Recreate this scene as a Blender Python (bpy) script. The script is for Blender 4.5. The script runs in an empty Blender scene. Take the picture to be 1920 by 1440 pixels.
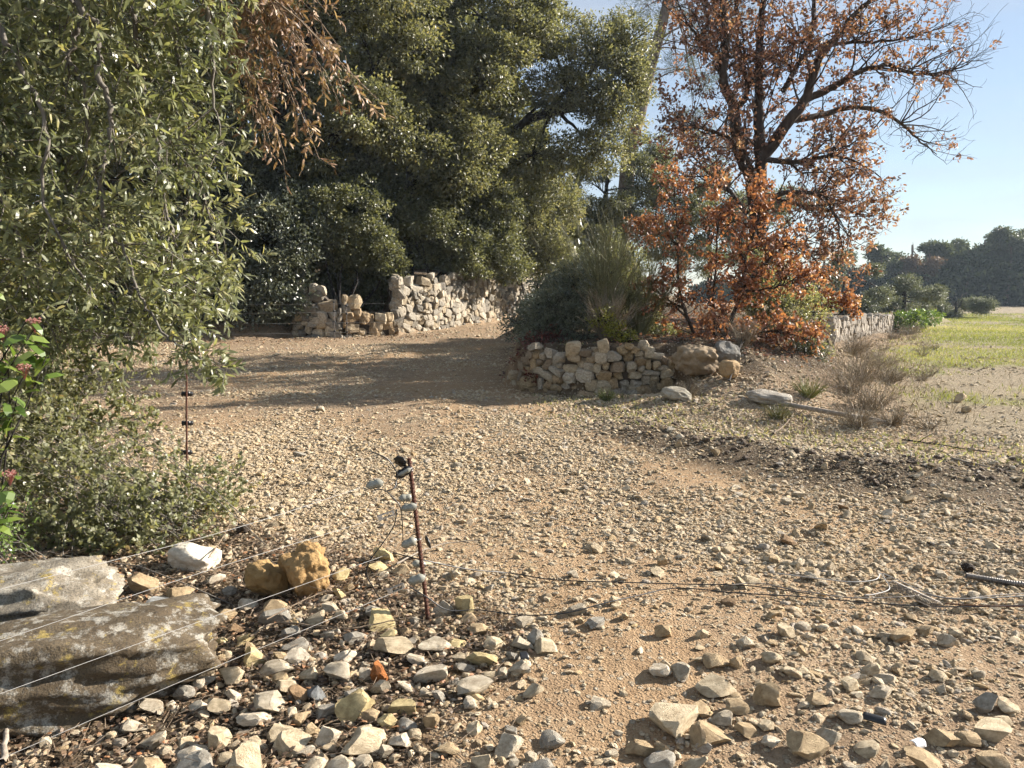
import bpy, bmesh, math
import numpy as np
from mathutils import Vector

sc = bpy.context.scene
R = math.radians

# ------------------------------------------------------------------ camera
cam = bpy.data.cameras.new("camera"); cam_o = bpy.data.objects.new("camera", cam)
sc.collection.objects.link(cam_o); sc.camera = cam_o
cam.sensor_width = 36.0; cam.lens = 26.2
cam.clip_start = 0.05; cam.clip_end = 3000
cam_o.location = (0, 0, 1.6); cam_o.rotation_euler = (R(90 - 6.9), 0, 0)

# ------------------------------------------------------------------ sky and sun
SUN_AZ, SUN_EL = 70.0, 24.5          # degrees to the right of the view, degrees up
w = bpy.data.worlds.new("World"); sc.world = w; w.use_nodes = True
nt = w.node_tree; nt.nodes.clear()
wo = nt.nodes.new("ShaderNodeOutputWorld"); bg = nt.nodes.new("ShaderNodeBackground")
sky = nt.nodes.new("ShaderNodeTexSky"); sky.sky_type = 'NISHITA'; sky.sun_disc = False
sky.sun_elevation = R(SUN_EL); sky.sun_rotation = R(SUN_AZ)
sky.air_density = 1.0; sky.dust_density = 0.0; sky.ozone_density = 1.6
bg.inputs[1].default_value = 0.052
# thin streaks of high cloud
tc = nt.nodes.new("ShaderNodeTexCoord"); mp = nt.nodes.new("ShaderNodeMapping")
mp.inputs['Scale'].default_value = (1.2, 2.0, 7.0); mp.inputs['Rotation'].default_value = (0.25, 0.0, 0.5)
nz = nt.nodes.new("ShaderNodeTexNoise"); nz.inputs['Scale'].default_value = 1.6; nz.inputs['Detail'].default_value = 7; nz.inputs['Roughness'].default_value = 0.58
cr = nt.nodes.new("ShaderNodeMapRange"); cr.inputs['From Min'].default_value = 0.42; cr.inputs['From Max'].default_value = 0.75
cr.inputs['To Min'].default_value = 0.42; cr.inputs['To Max'].default_value = 0.80
mx = nt.nodes.new("ShaderNodeMix"); mx.data_type = 'RGBA'; mx.inputs['B'].default_value = (4.2, 4.6, 5.2, 1)
L = nt.links.new
L(tc.outputs['Generated'], mp.inputs[0]); L(mp.outputs[0], nz.inputs['Vector']); L(nz.outputs[0], cr.inputs[0])
L(cr.outputs[0], mx.inputs['Factor']); L(sky.outputs[0], mx.inputs['A']); L(mx.outputs['Result'], bg.inputs[0]); L(bg.outputs[0], wo.inputs[0])

sun = bpy.data.lights.new("sun", 'SUN'); sun.energy = 5.0; sun.angle = R(0.53); sun.color = (1.0, 0.925, 0.83)
sun_o = bpy.data.objects.new("sun", sun); sc.collection.objects.link(sun_o)
sd_ = Vector((math.sin(R(SUN_AZ)) * math.cos(R(SUN_EL)), math.cos(R(SUN_AZ)) * math.cos(R(SUN_EL)), math.sin(R(SUN_EL))))
sun_o.rotation_euler = sd_.to_track_quat('Z', 'Y').to_euler(); sun_o.location = sd_ * 60

vs = sc.view_settings
sc.display_settings.display_device = 'sRGB'
vs.view_transform = 'Standard'; vs.look = 'None'; vs.gamma = 1.0; vs.use_curve_mapping = False; vs.exposure = 1.6
sc.render.engine = 'CYCLES'
cy = sc.cycles
cy.max_bounces = 6; cy.diffuse_bounces = 3; cy.glossy_bounces = 2; cy.transmission_bounces = 3; cy.transparent_max_bounces = 4; cy.volume_bounces = 0
cy.use_denoising = True; cy.caustics_reflective = False; cy.caustics_refractive = False
cy.use_adaptive_sampling = True; cy.adaptive_threshold = 0.03

# ------------------------------------------------------------------ helpers
C = sc.collection
def put(o):
    C.objects.link(o); return o

def tag(o, label=None, cat=None, group=None, kind=None):
    if label: o['label'] = label
    if cat: o['category'] = cat
    if group: o['group'] = group
    if kind: o['kind'] = kind
    return o

def thing(name, label, cat, loc=(0, 0, 0), group=None, kind=None):
    o = put(bpy.data.objects.new(name, None)); o.location = loc; o.empty_display_size = 0.1
    return tag(o, label, cat, group, kind)

def make_mesh(name, V, F, mat=None, tint=None, smooth=False):
    """F: int array (n,3) or (n,4), or a list of such arrays; V: (m,3)"""
    V = np.asarray(V, np.float32)
    if isinstance(F, np.ndarray): F = [F]
    F = [np.asarray(f, np.int32) for f in F if len(f)]
    me = bpy.data.meshes.new(name)
    me.vertices.add(len(V)); me.vertices.foreach_set("co", V.ravel())
    loops = np.concatenate([f.ravel() for f in F]) if F else np.zeros(0, np.int32)
    sizes = np.concatenate([np.full(len(f), f.shape[1], np.int32) for f in F]) if F else np.zeros(0, np.int32)
    starts = np.concatenate([[0], np.cumsum(sizes)[:-1]]).astype(np.int32) if len(sizes) else sizes
    me.loops.add(len(loops)); me.loops.foreach_set("vertex_index", loops)
    me.polygons.add(len(sizes)); me.polygons.foreach_set("loop_start", starts)
    me.polygons.foreach_set("use_smooth", np.full(len(sizes), bool(smooth)))
    if tint is not None:
        a = me.attributes.new("tint", 'FLOAT', 'POINT'); a.data.foreach_set("value", np.asarray(tint, np.float32))
    me.update(calc_edges=True)
    if mat: me.materials.append(mat)
    return me

def obj(name, me, parent=None, loc=None):
    o = put(bpy.data.objects.new(name, me))
    if parent is not None: o.parent = parent
    if loc is not None: o.location = loc
    return o

def part(name, V, F, mat, parent, tint=None, smooth=False, kind=None):
    """a child mesh given in world coordinates under a parent that sits at parent.location (unrotated)"""
    base = np.array(parent.location) if parent.parent is None else np.array(parent.location) + np.array(parent.parent.location)
    o = obj(name, make_mesh(name, np.asarray(V) - base, F, mat, tint, smooth), parent)
    if kind: o['kind'] = kind
    return o

# ---- numpy value noise
def _hash(ix, iy, iz, seed):
    n = (ix * 374761393 + iy * 668265263 + iz * 2147483647 + seed * 974634777) & 0xffffffff
    n = ((n ^ (n >> 13)) * 1274126177) & 0xffffffff
    n = (n ^ (n >> 16)) & 0xffff
    return n / 32767.5 - 1.0

def vnoise(P, seed=0):
    P = np.asarray(P, float); I = np.floor(P).astype(np.int64); f = P - I
    f = f * f * (3 - 2 * f); out = 0
    for dx in (0, 1):
        for dy in (0, 1):
            for dz in (0, 1):
                wgt = (f[:, 0] if dx else 1 - f[:, 0]) * (f[:, 1] if dy else 1 - f[:, 1]) * (f[:, 2] if dz else 1 - f[:, 2])
                out = out + wgt * _hash(I[:, 0] + dx, I[:, 1] + dy, I[:, 2] + dz, seed)
    return out

def fbm(P, seed=0, octv=3, gain=0.5):
    P = np.asarray(P, float); a = 1.0; s = 0
    for k in range(octv):
        s = s + a * vnoise(P * 2.03 ** k + 17.3 * k, seed + k); a *= gain
    return s

def n2(x, y, f, seed=0, octv=2):
    return fbm(np.stack([np.asarray(x) * f, np.asarray(y) * f, np.zeros_like(x) + 0.37], 1), seed, octv)

def sst(a, b, x):
    t = np.clip((x - a) / (b - a), 0, 1); return t * t * (3 - 2 * t)

def sd_poly(x, y, poly):
    """signed distance to a polygon, positive inside"""
    x = np.asarray(x, float); y = np.asarray(y, float)
    d = np.full(x.shape, 1e9); ins = np.zeros(x.shape, bool); n = len(poly)
    for i in range(n):
        ax, ay = poly[i]; bx, by = poly[(i + 1) % n]
        ex, ey = bx - ax, by - ay; t = np.clip(((x - ax) * ex + (y - ay) * ey) / (ex * ex + ey * ey), 0, 1)
        d = np.minimum(d, np.hypot(x - ax - t * ex, y - ay - t * ey))
        c = ((ay > y) != (by > y))
        if ey != 0: ins ^= c & (x < ex * (y - ay) / ey + ax)
    return np.where(ins, d, -d)

def d_line(x, y, pts):
    d = np.full(np.shape(x), 1e9)
    for (ax, ay), (bx, by) in zip(pts[:-1], pts[1:]):
        ex, ey = bx - ax, by - ay; t = np.clip(((x - ax) * ex + (y - ay) * ey) / (ex * ex + ey * ey), 0, 1)
        d = np.minimum(d, np.hypot(x - ax - t * ex, y - ay - t * ey))
    return d

# ---- lie of the land
TERRACE = [(-0.05, 12.1), (0.45, 11.5), (1.1, 11.15), (2.5, 11.3), (3.6, 10.6), (5.0, 11.6), (6.4, 14.5), (9.0, 21.5), (15.3, 30.4), (24, 42), (24, 70), (3.5, 70), (2.6, 31), (0.8, 22)]
BACK = [(-60, 12), (-15, 19.0), (-8, 20.8), (-6.4, 21.6), (-5.6, 22.7), (-4.8, 23.2), (-4.6, 24.0), (-3.75, 24.3), (-3.3, 22.3), (-1.4, 25.9), (1.3, 31.6), (2.6, 45), (2.6, 120), (-60, 120)]
def height(x, y):
    x = np.atleast_1d(np.asarray(x, float)); y = np.atleast_1d(np.asarray(y, float))
    z = 0.034 * np.clip(y - 9, 0, 24) * (1 - sst(2.5, 7.0, x - 0.15 * (y - 9)))
    sd = sd_poly(x, y, TERRACE)
    wd = np.where((x < 2.6) & (y < 13), 0.16, np.where(x < 0.25 * y - 1.6, 0.45, np.where(y > 17.0, 0.22, 1.25)))
    z = z + 0.74 * sst(-1, 1, sd / wd)
    sb = sd_poly(x, y, BACK)
    wb = np.where(x > -3.6, 0.18, np.where(x > -6.5, 0.7, 1.6))
    z = z + 1.45 * sst(-1, 1, sb / wb) + 0.10 * np.clip(sb - 1, 0, 45)
    z = z + 0.20 * np.exp(-((x - 2.9) / 1.5) ** 2 - ((y - 9.9) / 1.1) ** 2)
    z = z + (0.11 + 0.05 * n2(x, y, 2.0, 21)) * np.exp(-(d_line(x, y, [(1.5, 8.6), (2.4, 7.2), (3.4, 6.4), (5.5, 6.5), (9, 7.5)]) / 0.5) ** 2)
    z = z + 0.10 * sst(0.6, 2.2, -x - 1.2) * sst(6.5, 3.0, y)
    near = sst(40, 14, y)
    z = z + 0.035 * n2(x, y, 0.55, 5) + near * (0.014 * n2(x, y, 2.3, 9, 2) + 0.008 * n2(x, y, 8.0, 12, 2))
    return z
def hz(x, y): return float(height(x, y)[0])

# ---- leaves and twigs
def nrm(v): return v / np.maximum(np.linalg.norm(v, axis=-1, keepdims=True), 1e-9)

def leaf_verts(pos, d, n, ln, wd, kind='diamond', curve=0.15, fold=0.25):
    d = nrm(d); n = nrm(n - d * np.sum(n * d, 1, keepdims=True)); s = np.cross(d, n)
    N = len(pos); ln = np.broadcast_to(ln, N)[:, None]; wd = np.broadcast_to(wd, N)[:, None]
    if kind == 'diamond':
        prof = [(0, 0), (0.45, 0.5), (1, 0), (0.45, -0.5)]; tris = [(0, 1, 2), (0, 2, 3)]
    elif kind == 'lance':
        prof = [(0, 0), (0.28, 0.5), (0.28, -0.5), (0.68, 0.42), (0.68, -0.42), (1, 0)]; tris = [(0, 2, 1), (1, 2, 4), (1, 4, 3), (3, 4, 5)]
    else:   # rounded, six corners
        prof = [(0, 0), (0.22, 0.44), (0.22, -0.44), (0.7, 0.46), (0.7, -0.46), (1, 0.0)]; tris = [(0, 2, 1), (1, 2, 4), (1, 4, 3), (3, 4, 5)]
    vs_ = [pos + d * (u * ln) + s * (v * wd) + n * (abs(v) * wd * fold - curve * ln * u * u) for u, v in prof]
    k = len(prof); V = np.stack(vs_, 1).reshape(-1, 3)
    F = (np.arange(N)[:, None, None] * k + np.array(tris)[None]).reshape(-1, 3)
    return V, F, k

def sticks(a, b, r0, r1, sides=3):
    a = np.asarray(a, float); b = np.asarray(b, float); N = len(a)
    d = nrm(b - a); up = np.where(np.abs(d[:, 2:3]) > 0.9, [[1., 0, 0]], [[0., 0, 1]]); s = nrm(np.cross(d, up)); t = np.cross(d, s)
    r0 = np.broadcast_to(r0, N)[:, None]; r1 = np.broadcast_to(r1, N)[:, None]
    ring0 = [a + (s * math.cos(q) + t * math.sin(q)) * r0 for q in np.arange(sides) * 2 * math.pi / sides]
    ring1 = [b + (s * math.cos(q) + t * math.sin(q)) * r1 for q in np.arange(sides) * 2 * math.pi / sides]
    V = np.stack(ring0 + ring1, 1).reshape(-1, 3)
    f = np.array([(i, (i + 1) % sides, sides + (i + 1) % sides, sides + i) for i in range(sides)])
    F = (np.arange(N)[:, None, None] * 2 * sides + f[None]).reshape(-1, 4)
    return V, F

def tube(pts, rad, sides=6):
    pts = np.asarray(pts, float); n = len(pts); rad = np.broadcast_to(rad, n)
    tn = np.gradient(pts, axis=0); tn = nrm(tn)
    u = np.array([0, 0, 1.0]) if abs(tn[0, 2]) < 0.9 else np.array([1.0, 0, 0])
    V = []
    s = nrm(np.cross(tn[0], u))
    ang = np.arange(sides) * 2 * math.pi / sides
    for i in range(n):
        s = nrm(s - tn[i] * np.dot(s, tn[i])); t = np.cross(tn[i], s)
        V.append(pts[i] + (np.cos(ang)[:, None] * s + np.sin(ang)[:, None] * t) * rad[i])
    V = np.concatenate(V)
    i, j = np.meshgrid(np.arange(n - 1), np.arange(sides), indexing='ij')
    F = np.stack([i * sides + j, i * sides + (j + 1) % sides, (i + 1) * sides + (j + 1) % sides, (i + 1) * sides + j], -1).reshape(-1, 4)
    return V, F

class Acc:
    """collects pieces of one mesh"""
    def __init__(s): s.V = []; s.F = {3: [], 4: []}; s.T = []; s.n = 0
    def add(s, V, F, tint=None):
        V = np.asarray(V); F = np.asarray(F); s.V.append(V); s.F[F.shape[1]].append(F + s.n); s.n += len(V)
        s.T.append(np.broadcast_to(0.5 if tint is None else tint, len(V)))
    def tube(s, pts, rad, sides=6): s.add(*tube(pts, rad, sides))
    def out(s): return np.concatenate(s.V), [np.concatenate(f) for f in s.F.values() if f], np.concatenate(s.T)
    def part(s, name, mat, parent, smooth=False, kind=None):
        V, F, T = s.out(); return part(name, V, F, mat, parent, T, smooth, kind)
    def mesh(s, name, mat, smooth=False):
        V, F, T = s.out(); return make_mesh(name, V, F, mat, T, smooth)

def runit(rng, n):
    return nrm(rng.normal(size=(n, 3)))

def smooth_path(P, k=6):
    """Catmull-Rom through points"""
    P = np.asarray(P, float)
    if len(P) < 3: return np.linspace(P[0], P[-1], k + 1)
    Q = np.vstack([2 * P[0] - P[1], P, 2 * P[-1] - P[-2]]); out = []
    for i in range(1, len(Q) - 2):
        t = np.linspace(0, 1, k, endpoint=False)[:, None]
        a, b, c, d = Q[i - 1], Q[i], Q[i + 1], Q[i + 2]
        out.append(0.5 * ((2 * b) + (-a + c) * t + (2 * a - 5 * b + 4 * c - d) * t ** 2 + (-a + 3 * b - 3 * c + d) * t ** 3))
    return np.vstack(out + [P[-1:]])

# ------------------------------------------------------------------ materials
def new_mat(name):
    m = bpy.data.materials.new(name); m.use_nodes = True
    n = m.node_tree; n.nodes.clear()
    o = n.nodes.new("ShaderNodeOutputMaterial"); b = n.nodes.new("ShaderNodeBsdfPrincipled")
    n.links.new(b.outputs[0], o.inputs[0])
    return m, n, b, o
def ramp(n, stops):
    r = n.nodes.new("ShaderNodeValToRGB"); e = r.color_ramp.elements
    while len(e) < len(stops): e.new(0.5)
    for el, (p, c) in zip(e, stops): el.position = p; el.color = (*c, 1)
    return r
def noise(n, scale, detail=4, rough=0.55, vec=None):
    t = n.nodes.new("ShaderNodeTexNoise"); t.inputs['Scale'].default_value = scale; t.inputs['Detail'].default_value = detail; t.inputs['Roughness'].default_value = rough
    if vec is not None: n.links.new(vec, t.inputs['Vector'])
    return t
def coords(n, which='Object'):
    return n.nodes.new("ShaderNodeTexCoord").outputs[which]
def mixc(n, fac, a, b, mode='MIX'):
    m = n.nodes.new("ShaderNodeMix"); m.data_type = 'RGBA'; m.blend_type = mode
    for k, v in (('Factor', fac), ('A', a), ('B', b)):
        if isinstance(v, (int, float)): m.inputs[k].default_value = v
        elif isinstance(v, tuple): m.inputs[k].default_value = (*v, 1)
        else: n.links.new(v, m.inputs[k])
    return m.outputs['Result']
def bump(n, b, h, strength, dist):
    m = n.nodes.new("ShaderNodeBump"); m.inputs['Strength'].default_value = strength; m.inputs['Distance'].default_value = dist
    n.links.new(h, m.inputs['Height']); n.links.new(m.outputs[0], b.inputs['Normal']); return m
def rng_map(n, v, a, b, c, d):
    m = n.nodes.new("ShaderNodeMapRange"); n.links.new(v, m.inputs[0])
    for k, q in zip(('From Min', 'From Max', 'To Min', 'To Max'), (a, b, c, d)): m.inputs[k].default_value = q
    return m.outputs[0]
def attr(n, name):
    a = n.nodes.new("ShaderNodeAttribute"); a.attribute_name = name; return a

def leaf_mat(name, stops, trans=0.3, rough=0.42, tcol=1.3, spec=0.5):
    m, n, b, o = new_mat(name)
    r = ramp(n, stops); n.links.new(attr(n, "tint").outputs['Fac'], r.inputs[0])
    n.links.new(r.outputs[0], b.inputs['Base Color'])
    b.inputs['Roughness'].default_value = rough; b.inputs['Specular IOR Level'].default_value = spec
    t = n.nodes.new("ShaderNodeBsdfTranslucent"); ms = n.nodes.new("ShaderNodeMixShader"); ms.inputs[0].default_value = trans
    n.links.new(mixc(n, 1.0, r.outputs[0], (tcol, tcol * 0.98, tcol * 0.6), 'MULTIPLY'), t.inputs[0])
    n.links.new(b.outputs[0], ms.inputs[1]); n.links.new(t.outputs[0], ms.inputs[2]); n.links.new(ms.outputs[0], o.inputs[0])
    return m

def bark_mat(name, c0, c1, scale=12, rough=0.9):
    m, n, b, o = new_mat(name)
    co = coords(n); mpn = n.nodes.new("ShaderNodeMapping"); mpn.inputs['Scale'].default_value = (1, 1, 0.25); n.links.new(co, mpn.inputs[0])
    t = noise(n, scale, 6, 0.65, mpn.outputs[0]); r = ramp(n, [(0.3, c0), (0.7, c1)]); n.links.new(t.outputs[0], r.inputs[0])
    n.links.new(r.outputs[0], b.inputs['Base Color']); b.inputs['Roughness'].default_value = rough; b.inputs['Specular IOR Level'].default_value = 0.2
    bump(n, b, t.outputs[0], 0.6, 0.02); return m

def plain_mat(name, c, rough=0.6, metal=0.0, var=0.25, scale=40):
    m, n, b, o = new_mat(name)
    t = noise(n, scale, 4, 0.6, coords(n))
    n.links.new(mixc(n, rng_map(n, t.outputs[0], 0.3, 0.7, 0, 1), tuple(q * (1 - var) for q in c), tuple(min(1, q * (1 + var)) for q in c)), b.inputs['Base Color'])
    b.inputs['Roughness'].default_value = rough; b.inputs['Metallic'].default_value = metal
    return m

def stone_mat(name, by_random=None, scale=1.0, lichen=0.0, dirt=0.0):
    """limestone; colour from the object's own colour, or picked at random for each pebble"""
    m, n, b, o = new_mat(name)
    oi = n.nodes.new("ShaderNodeObjectInfo"); co = coords(n)
    add = n.nodes.new("ShaderNodeVectorMath"); add.operation = 'ADD'
    sc_ = n.nodes.new("ShaderNodeVectorMath"); sc_.operation = 'SCALE'; sc_.inputs['Scale'].default_value = 60.0
    cmb = n.nodes.new("ShaderNodeCombineXYZ")
    for k in range(3): n.links.new(oi.outputs['Random'], cmb.inputs[k])
    n.links.new(cmb.outputs[0], sc_.inputs[0]); n.links.new(co, add.inputs[0]); n.links.new(sc_.outputs[0], add.inputs[1])
    v = add.outputs[0]
    if by_random:
        r = ramp(n, by_random); n.links.new(oi.outputs['Random'], r.inputs[0]); base = r.outputs[0]
    else: base = oi.outputs['Color']
    t1 = noise(n, 2.2 * scale, 5, 0.62, v); t2 = noise(n, 11 * scale, 6, 0.7, v); t3 = noise(n, 45 * scale, 3, 0.7, v)
    c = mixc(n, rng_map(n, t1.outputs[0], 0.35, 0.68, 0, 1), (0.62, 0.56, 0.48), (1.12, 1.08, 1.0))
    c = mixc(n, 1.0, base, c, 'MULTIPLY')
    c = mixc(n, rng_map(n, t2.outputs[0], 0.52, 0.72, 0, 0.55), c, mixc(n, 1.0, c, (0.45, 0.38, 0.30), 'MULTIPLY'))
    if lichen:
        t4 = noise(n, 5 * scale, 6, 0.7, v)
        c = mixc(n, rng_map(n, t4.outputs[0], 0.51, 0.60, 0, lichen), c, (0.36, 0.34, 0.29))
        t5 = noise(n, 3.3 * scale, 6, 0.75, add.outputs[0])
        c = mixc(n, rng_map(n, t5.outputs[0], 0.57, 0.64, 0, lichen), c, (0.36, 0.27, 0.075))
        c = mixc(n, rng_map(n, t3.outputs[0], 0.50, 0.62, 0, lichen * 0.8), c, (0.035, 0.032, 0.028))
    n.links.new(c, b.inputs['Base Color']); b.inputs['Roughness'].default_value = 0.88; b.inputs['Specular IOR Level'].default_value = 0.25
    hmix = n.nodes.new("ShaderNodeMath"); hmix.operation = 'ADD'; n.links.new(t2.outputs[0], hmix.inputs[0])
    hm2 = n.nodes.new("ShaderNodeMath"); hm2.operation = 'MULTIPLY'; hm2.inputs[1].default_value = 0.35; n.links.new(t3.outputs[0], hm2.inputs[0]); n.links.new(hm2.outputs[0], hmix.inputs[1])
    bump(n, b, hmix.outputs[0], 0.55, 0.06 / scale)
    return m

M = {}
M['stone'] = stone_mat("limestone", scale=1.6)
M['wallstone'] = stone_mat("wall_limestone", scale=3.0)
M['slab'] = stone_mat("lichen_rock", scale=3.0, lichen=0.75)
M['gravel'] = stone_mat("gravel_stone", by_random=[(0.0, (0.50, 0.41, 0.29)), (0.2, (0.62, 0.54, 0.41)), (0.42, (0.47, 0.36, 0.22)), (0.6, (0.68, 0.61, 0.49)), (0.78, (0.54, 0.44, 0.30)), (0.9, (0.46, 0.43, 0.39)), (1.0, (0.58, 0.44, 0.25))], scale=1.2)
M['bark_dark'] = bark_mat("dark_bark", (0.012, 0.010, 0.009), (0.05, 0.042, 0.035))
M['bark_grey'] = bark_mat("grey_bark", (0.07, 0.06, 0.05), (0.21, 0.19, 0.16), 20)
M['bark_oak'] = bark_mat("oak_bark", (0.025, 0.018, 0.013), (0.085, 0.06, 0.045))
M['bark_pine'] = bark_mat("pine_bark", (0.10, 0.075, 0.06), (0.24, 0.19, 0.16), 8)
M['twig'] = bark_mat("dry_twig", (0.10, 0.07, 0.045), (0.27, 0.21, 0.15), 30)
M['laurel'] = leaf_mat("laurel_leaf", [(0, (0.05, 0.062, 0.026)), (0.45, (0.165, 0.18, 0.088)), (0.8, (0.28, 0.285, 0.15)), (1, (0.36, 0.32, 0.13))], 0.45, 0.38, 1.4, 0.55)
M['bush'] = leaf_mat("small_round_leaf", [(0, (0.08, 0.09, 0.042)), (0.5, (0.21, 0.215, 0.11)), (0.85, (0.32, 0.31, 0.17)), (1, (0.32, 0.23, 0.09))], 0.50, 0.40, 1.35, 0.6)
M['vib'] = leaf_mat("viburnum_leaf", [(0, (0.045, 0.085, 0.015)), (0.6, (0.11, 0.17, 0.03)), (1, (0.18, 0.23, 0.05))], 0.35, 0.35, 1.6, 0.6)
M['holm'] = leaf_mat("holm_oak_leaf", [(0, (0.055, 0.060, 0.032)), (0.5, (0.168, 0.170, 0.090)), (0.85, (0.26, 0.25, 0.13)), (1, (0.30, 0.25, 0.12))], 0.42, 0.42, 1.4, 0.5)
M['holm_grey'] = leaf_mat("grey_green_leaf", [(0, (0.055, 0.062, 0.034)), (0.5, (0.14, 0.148, 0.078)), (1, (0.23, 0.225, 0.115))], 0.42, 0.42, 1.35, 0.5)
M['ivy'] = leaf_mat("glossy_dark_leaf", [(0, (0.03, 0.038, 0.025)), (0.55, (0.10, 0.112, 0.072)), (1, (0.20, 0.205, 0.135))], 0.22, 0.36, 1.3, 0.55)
M['rust'] = leaf_mat("rust_oak_leaf", [(0, (0.12, 0.065, 0.045)), (0.45, (0.285, 0.115, 0.062)), (0.8, (0.40, 0.175, 0.085)), (1, (0.46, 0.28, 0.17))], 0.42, 0.5, 1.2)
M['rust_big'] = leaf_mat("red_brown_oak_leaf", [(0, (0.085, 0.055, 0.045)), (0.5, (0.26, 0.122, 0.085)), (0.85, (0.37, 0.19, 0.125)), (1, (0.42, 0.27, 0.17))], 0.42, 0.5, 1.15)
M['dead'] = leaf_mat("dead_leaf", [(0, (0.10, 0.052, 0.026)), (0.5, (0.26, 0.155, 0.085)), (1, (0.42, 0.30, 0.18))], 0.3, 0.5, 1.2)
M['litter'] = leaf_mat("fallen_leaf", [(0, (0.04, 0.026, 0.017)), (0.5, (0.17, 0.105, 0.058)), (0.8, (0.33, 0.24, 0.15)), (1, (0.30, 0.13, 0.05))], 0.1, 0.6, 1.2)
M['redshrub'] = leaf_mat("dark_red_leaf", [(0, (0.035, 0.010, 0.010)), (0.6, (0.13, 0.035, 0.025)), (1, (0.27, 0.075, 0.04))], 0.3, 0.4, 1.4)
M['broom'] = leaf_mat("broom_stem", [(0, (0.08, 0.085, 0.04)), (0.6, (0.19, 0.19, 0.09)), (1, (0.32, 0.27, 0.15))], 0.25, 0.6, 1.2)
M['dry'] = leaf_mat("dry_grass", [(0, (0.12, 0.09, 0.06)), (0.5, (0.26, 0.205, 0.14)), (1, (0.42, 0.36, 0.25))], 0.2, 0.7, 1.2)
M['grass'] = leaf_mat("green_grass", [(0, (0.08, 0.10, 0.025)), (0.5, (0.19, 0.215, 0.05)), (0.8, (0.29, 0.30, 0.085)), (1, (0.42, 0.37, 0.22))], 0.35, 0.55, 1.5)
M['yellow'] = leaf_mat("yellow_green_leaf", [(0, (0.13, 0.14, 0.02)), (1, (0.34, 0.32, 0.05))], 0.35, 0.5, 1.4)
M['olive'] = leaf_mat("olive_leaf", [(0, (0.07, 0.082, 0.052)), (0.5, (0.17, 0.185, 0.12)), (1, (0.27, 0.28, 0.20))], 0.2, 0.45, 1.3)
M['pine'] = leaf_mat("pine_needles", [(0, (0.035, 0.05, 0.028)), (0.6, (0.085, 0.10, 0.052)), (1, (0.15, 0.16, 0.08))], 0.3, 0.5, 1.3)
M['farpine_shaded'] = leaf_mat("far_wood_leaf_shaded", [(0, (0.018, 0.026, 0.018)), (0.6, (0.045, 0.056, 0.036)), (1, (0.09, 0.10, 0.06))], 0.12, 1.0, 1.2, 0.0)  # darkened pine green: the backlit wood's shade is put into the leaf colour
M['farbrown'] = leaf_mat("far_brown_crown", [(0, (0.08, 0.05, 0.035)), (1, (0.20, 0.13, 0.085))], 0.25, 0.6, 1.3)
M['flower'] = leaf_mat("pink_flower_bud", [(0, (0.36, 0.13, 0.11)), (0.6, (0.52, 0.26, 0.21)), (1, (0.62, 0.42, 0.35))], 0.2, 0.5, 1.1)
M['rustiron'] = plain_mat("rusted_iron", (0.085, 0.032, 0.018), 0.85, 0.25, 0.55, 60)
M['black'] = plain_mat("black_plastic", (0.012, 0.012, 0.013), 0.38, 0, 0.2)
M['greyins'] = plain_mat("grey_ceramic", (0.27, 0.265, 0.22), 0.35, 0, 0.15)
M['steel'] = plain_mat("galvanised_steel", (0.55, 0.57, 0.60), 0.32, 0.9, 0.15)
M['wire'] = plain_mat("pale_fence_wire", (0.33, 0.32, 0.30), 0.6, 0.2, 0.15)
M['wiredull'] = plain_mat("dull_wire", (0.20, 0.18, 0.16), 0.5, 0.6, 0.3)
M['white'] = plain_mat("white_plastic", (0.78, 0.79, 0.80), 0.4, 0, 0.06)
M['earthcore'] = plain_mat("earth_in_wall", (0.045, 0.034, 0.024), 0.95, 0, 0.4, 14)
M['driftwood'] = bark_mat("bleached_wood", (0.16, 0.13, 0.10), (0.36, 0.31, 0.25), 25)
M['clod'] = plain_mat("dark_earth", (0.085, 0.06, 0.04), 0.95, 0, 0.5, 25)

# ------------------------------------------------------------------ the ground
def axis(lo, a, b, hi, step, grow):
    mid = list(np.arange(a, b + 1e-6, step)); up = []; s = step; v = b
    while v < hi: s *= grow; v += s; up.append(v)
    dn = []; s = step; v = a
    while v > lo: s *= grow; v -= s; dn.append(v)
    return np.array(dn[::-1] + mid + up)
gx = axis(-400, -5.0, 6.5, 500, 0.05, 1.09); gy = axis(-25, 1.8, 12.0, 900, 0.05, 1.055)
GX, GY = np.meshgrid(gx, gy, indexing='xy'); fx, fy = GX.ravel(), GY.ravel()
CLAY1 = [(-4.73, 12.13),(-4.32, 13.63),(-3.48, 15.11),(-1.97, 17.14),(-0.13, 18.45)]
CLAY2 = [(-3.93, 10.65),(-2.79, 11.37),(-1.35, 11.68),(-0.27, 12.62)]
CLAY3 = [(-0.29, 6.70),(0.99, 7.14),(1.57, 6.30),(2.52, 5.35),(3.19, 4.86)]
DARK = [(1.5, 8.3), (2.3, 7.0), (3.0, 6.2), (4.2, 5.95), (6.0, 6.2)]
RUBBLE = [(-4.52, 4.86), (-2.64, 5.03), (-1.76, 4.86), (-1.05, 4.44), (-0.46, 3.86), (0.00, 3.41), (-0.07, 3.00), (-0.27, 2.72), (-0.32, 2.48), (-0.34, 2.20), (-2.6, 1.9), (-3.4, 3.0)]
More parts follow.
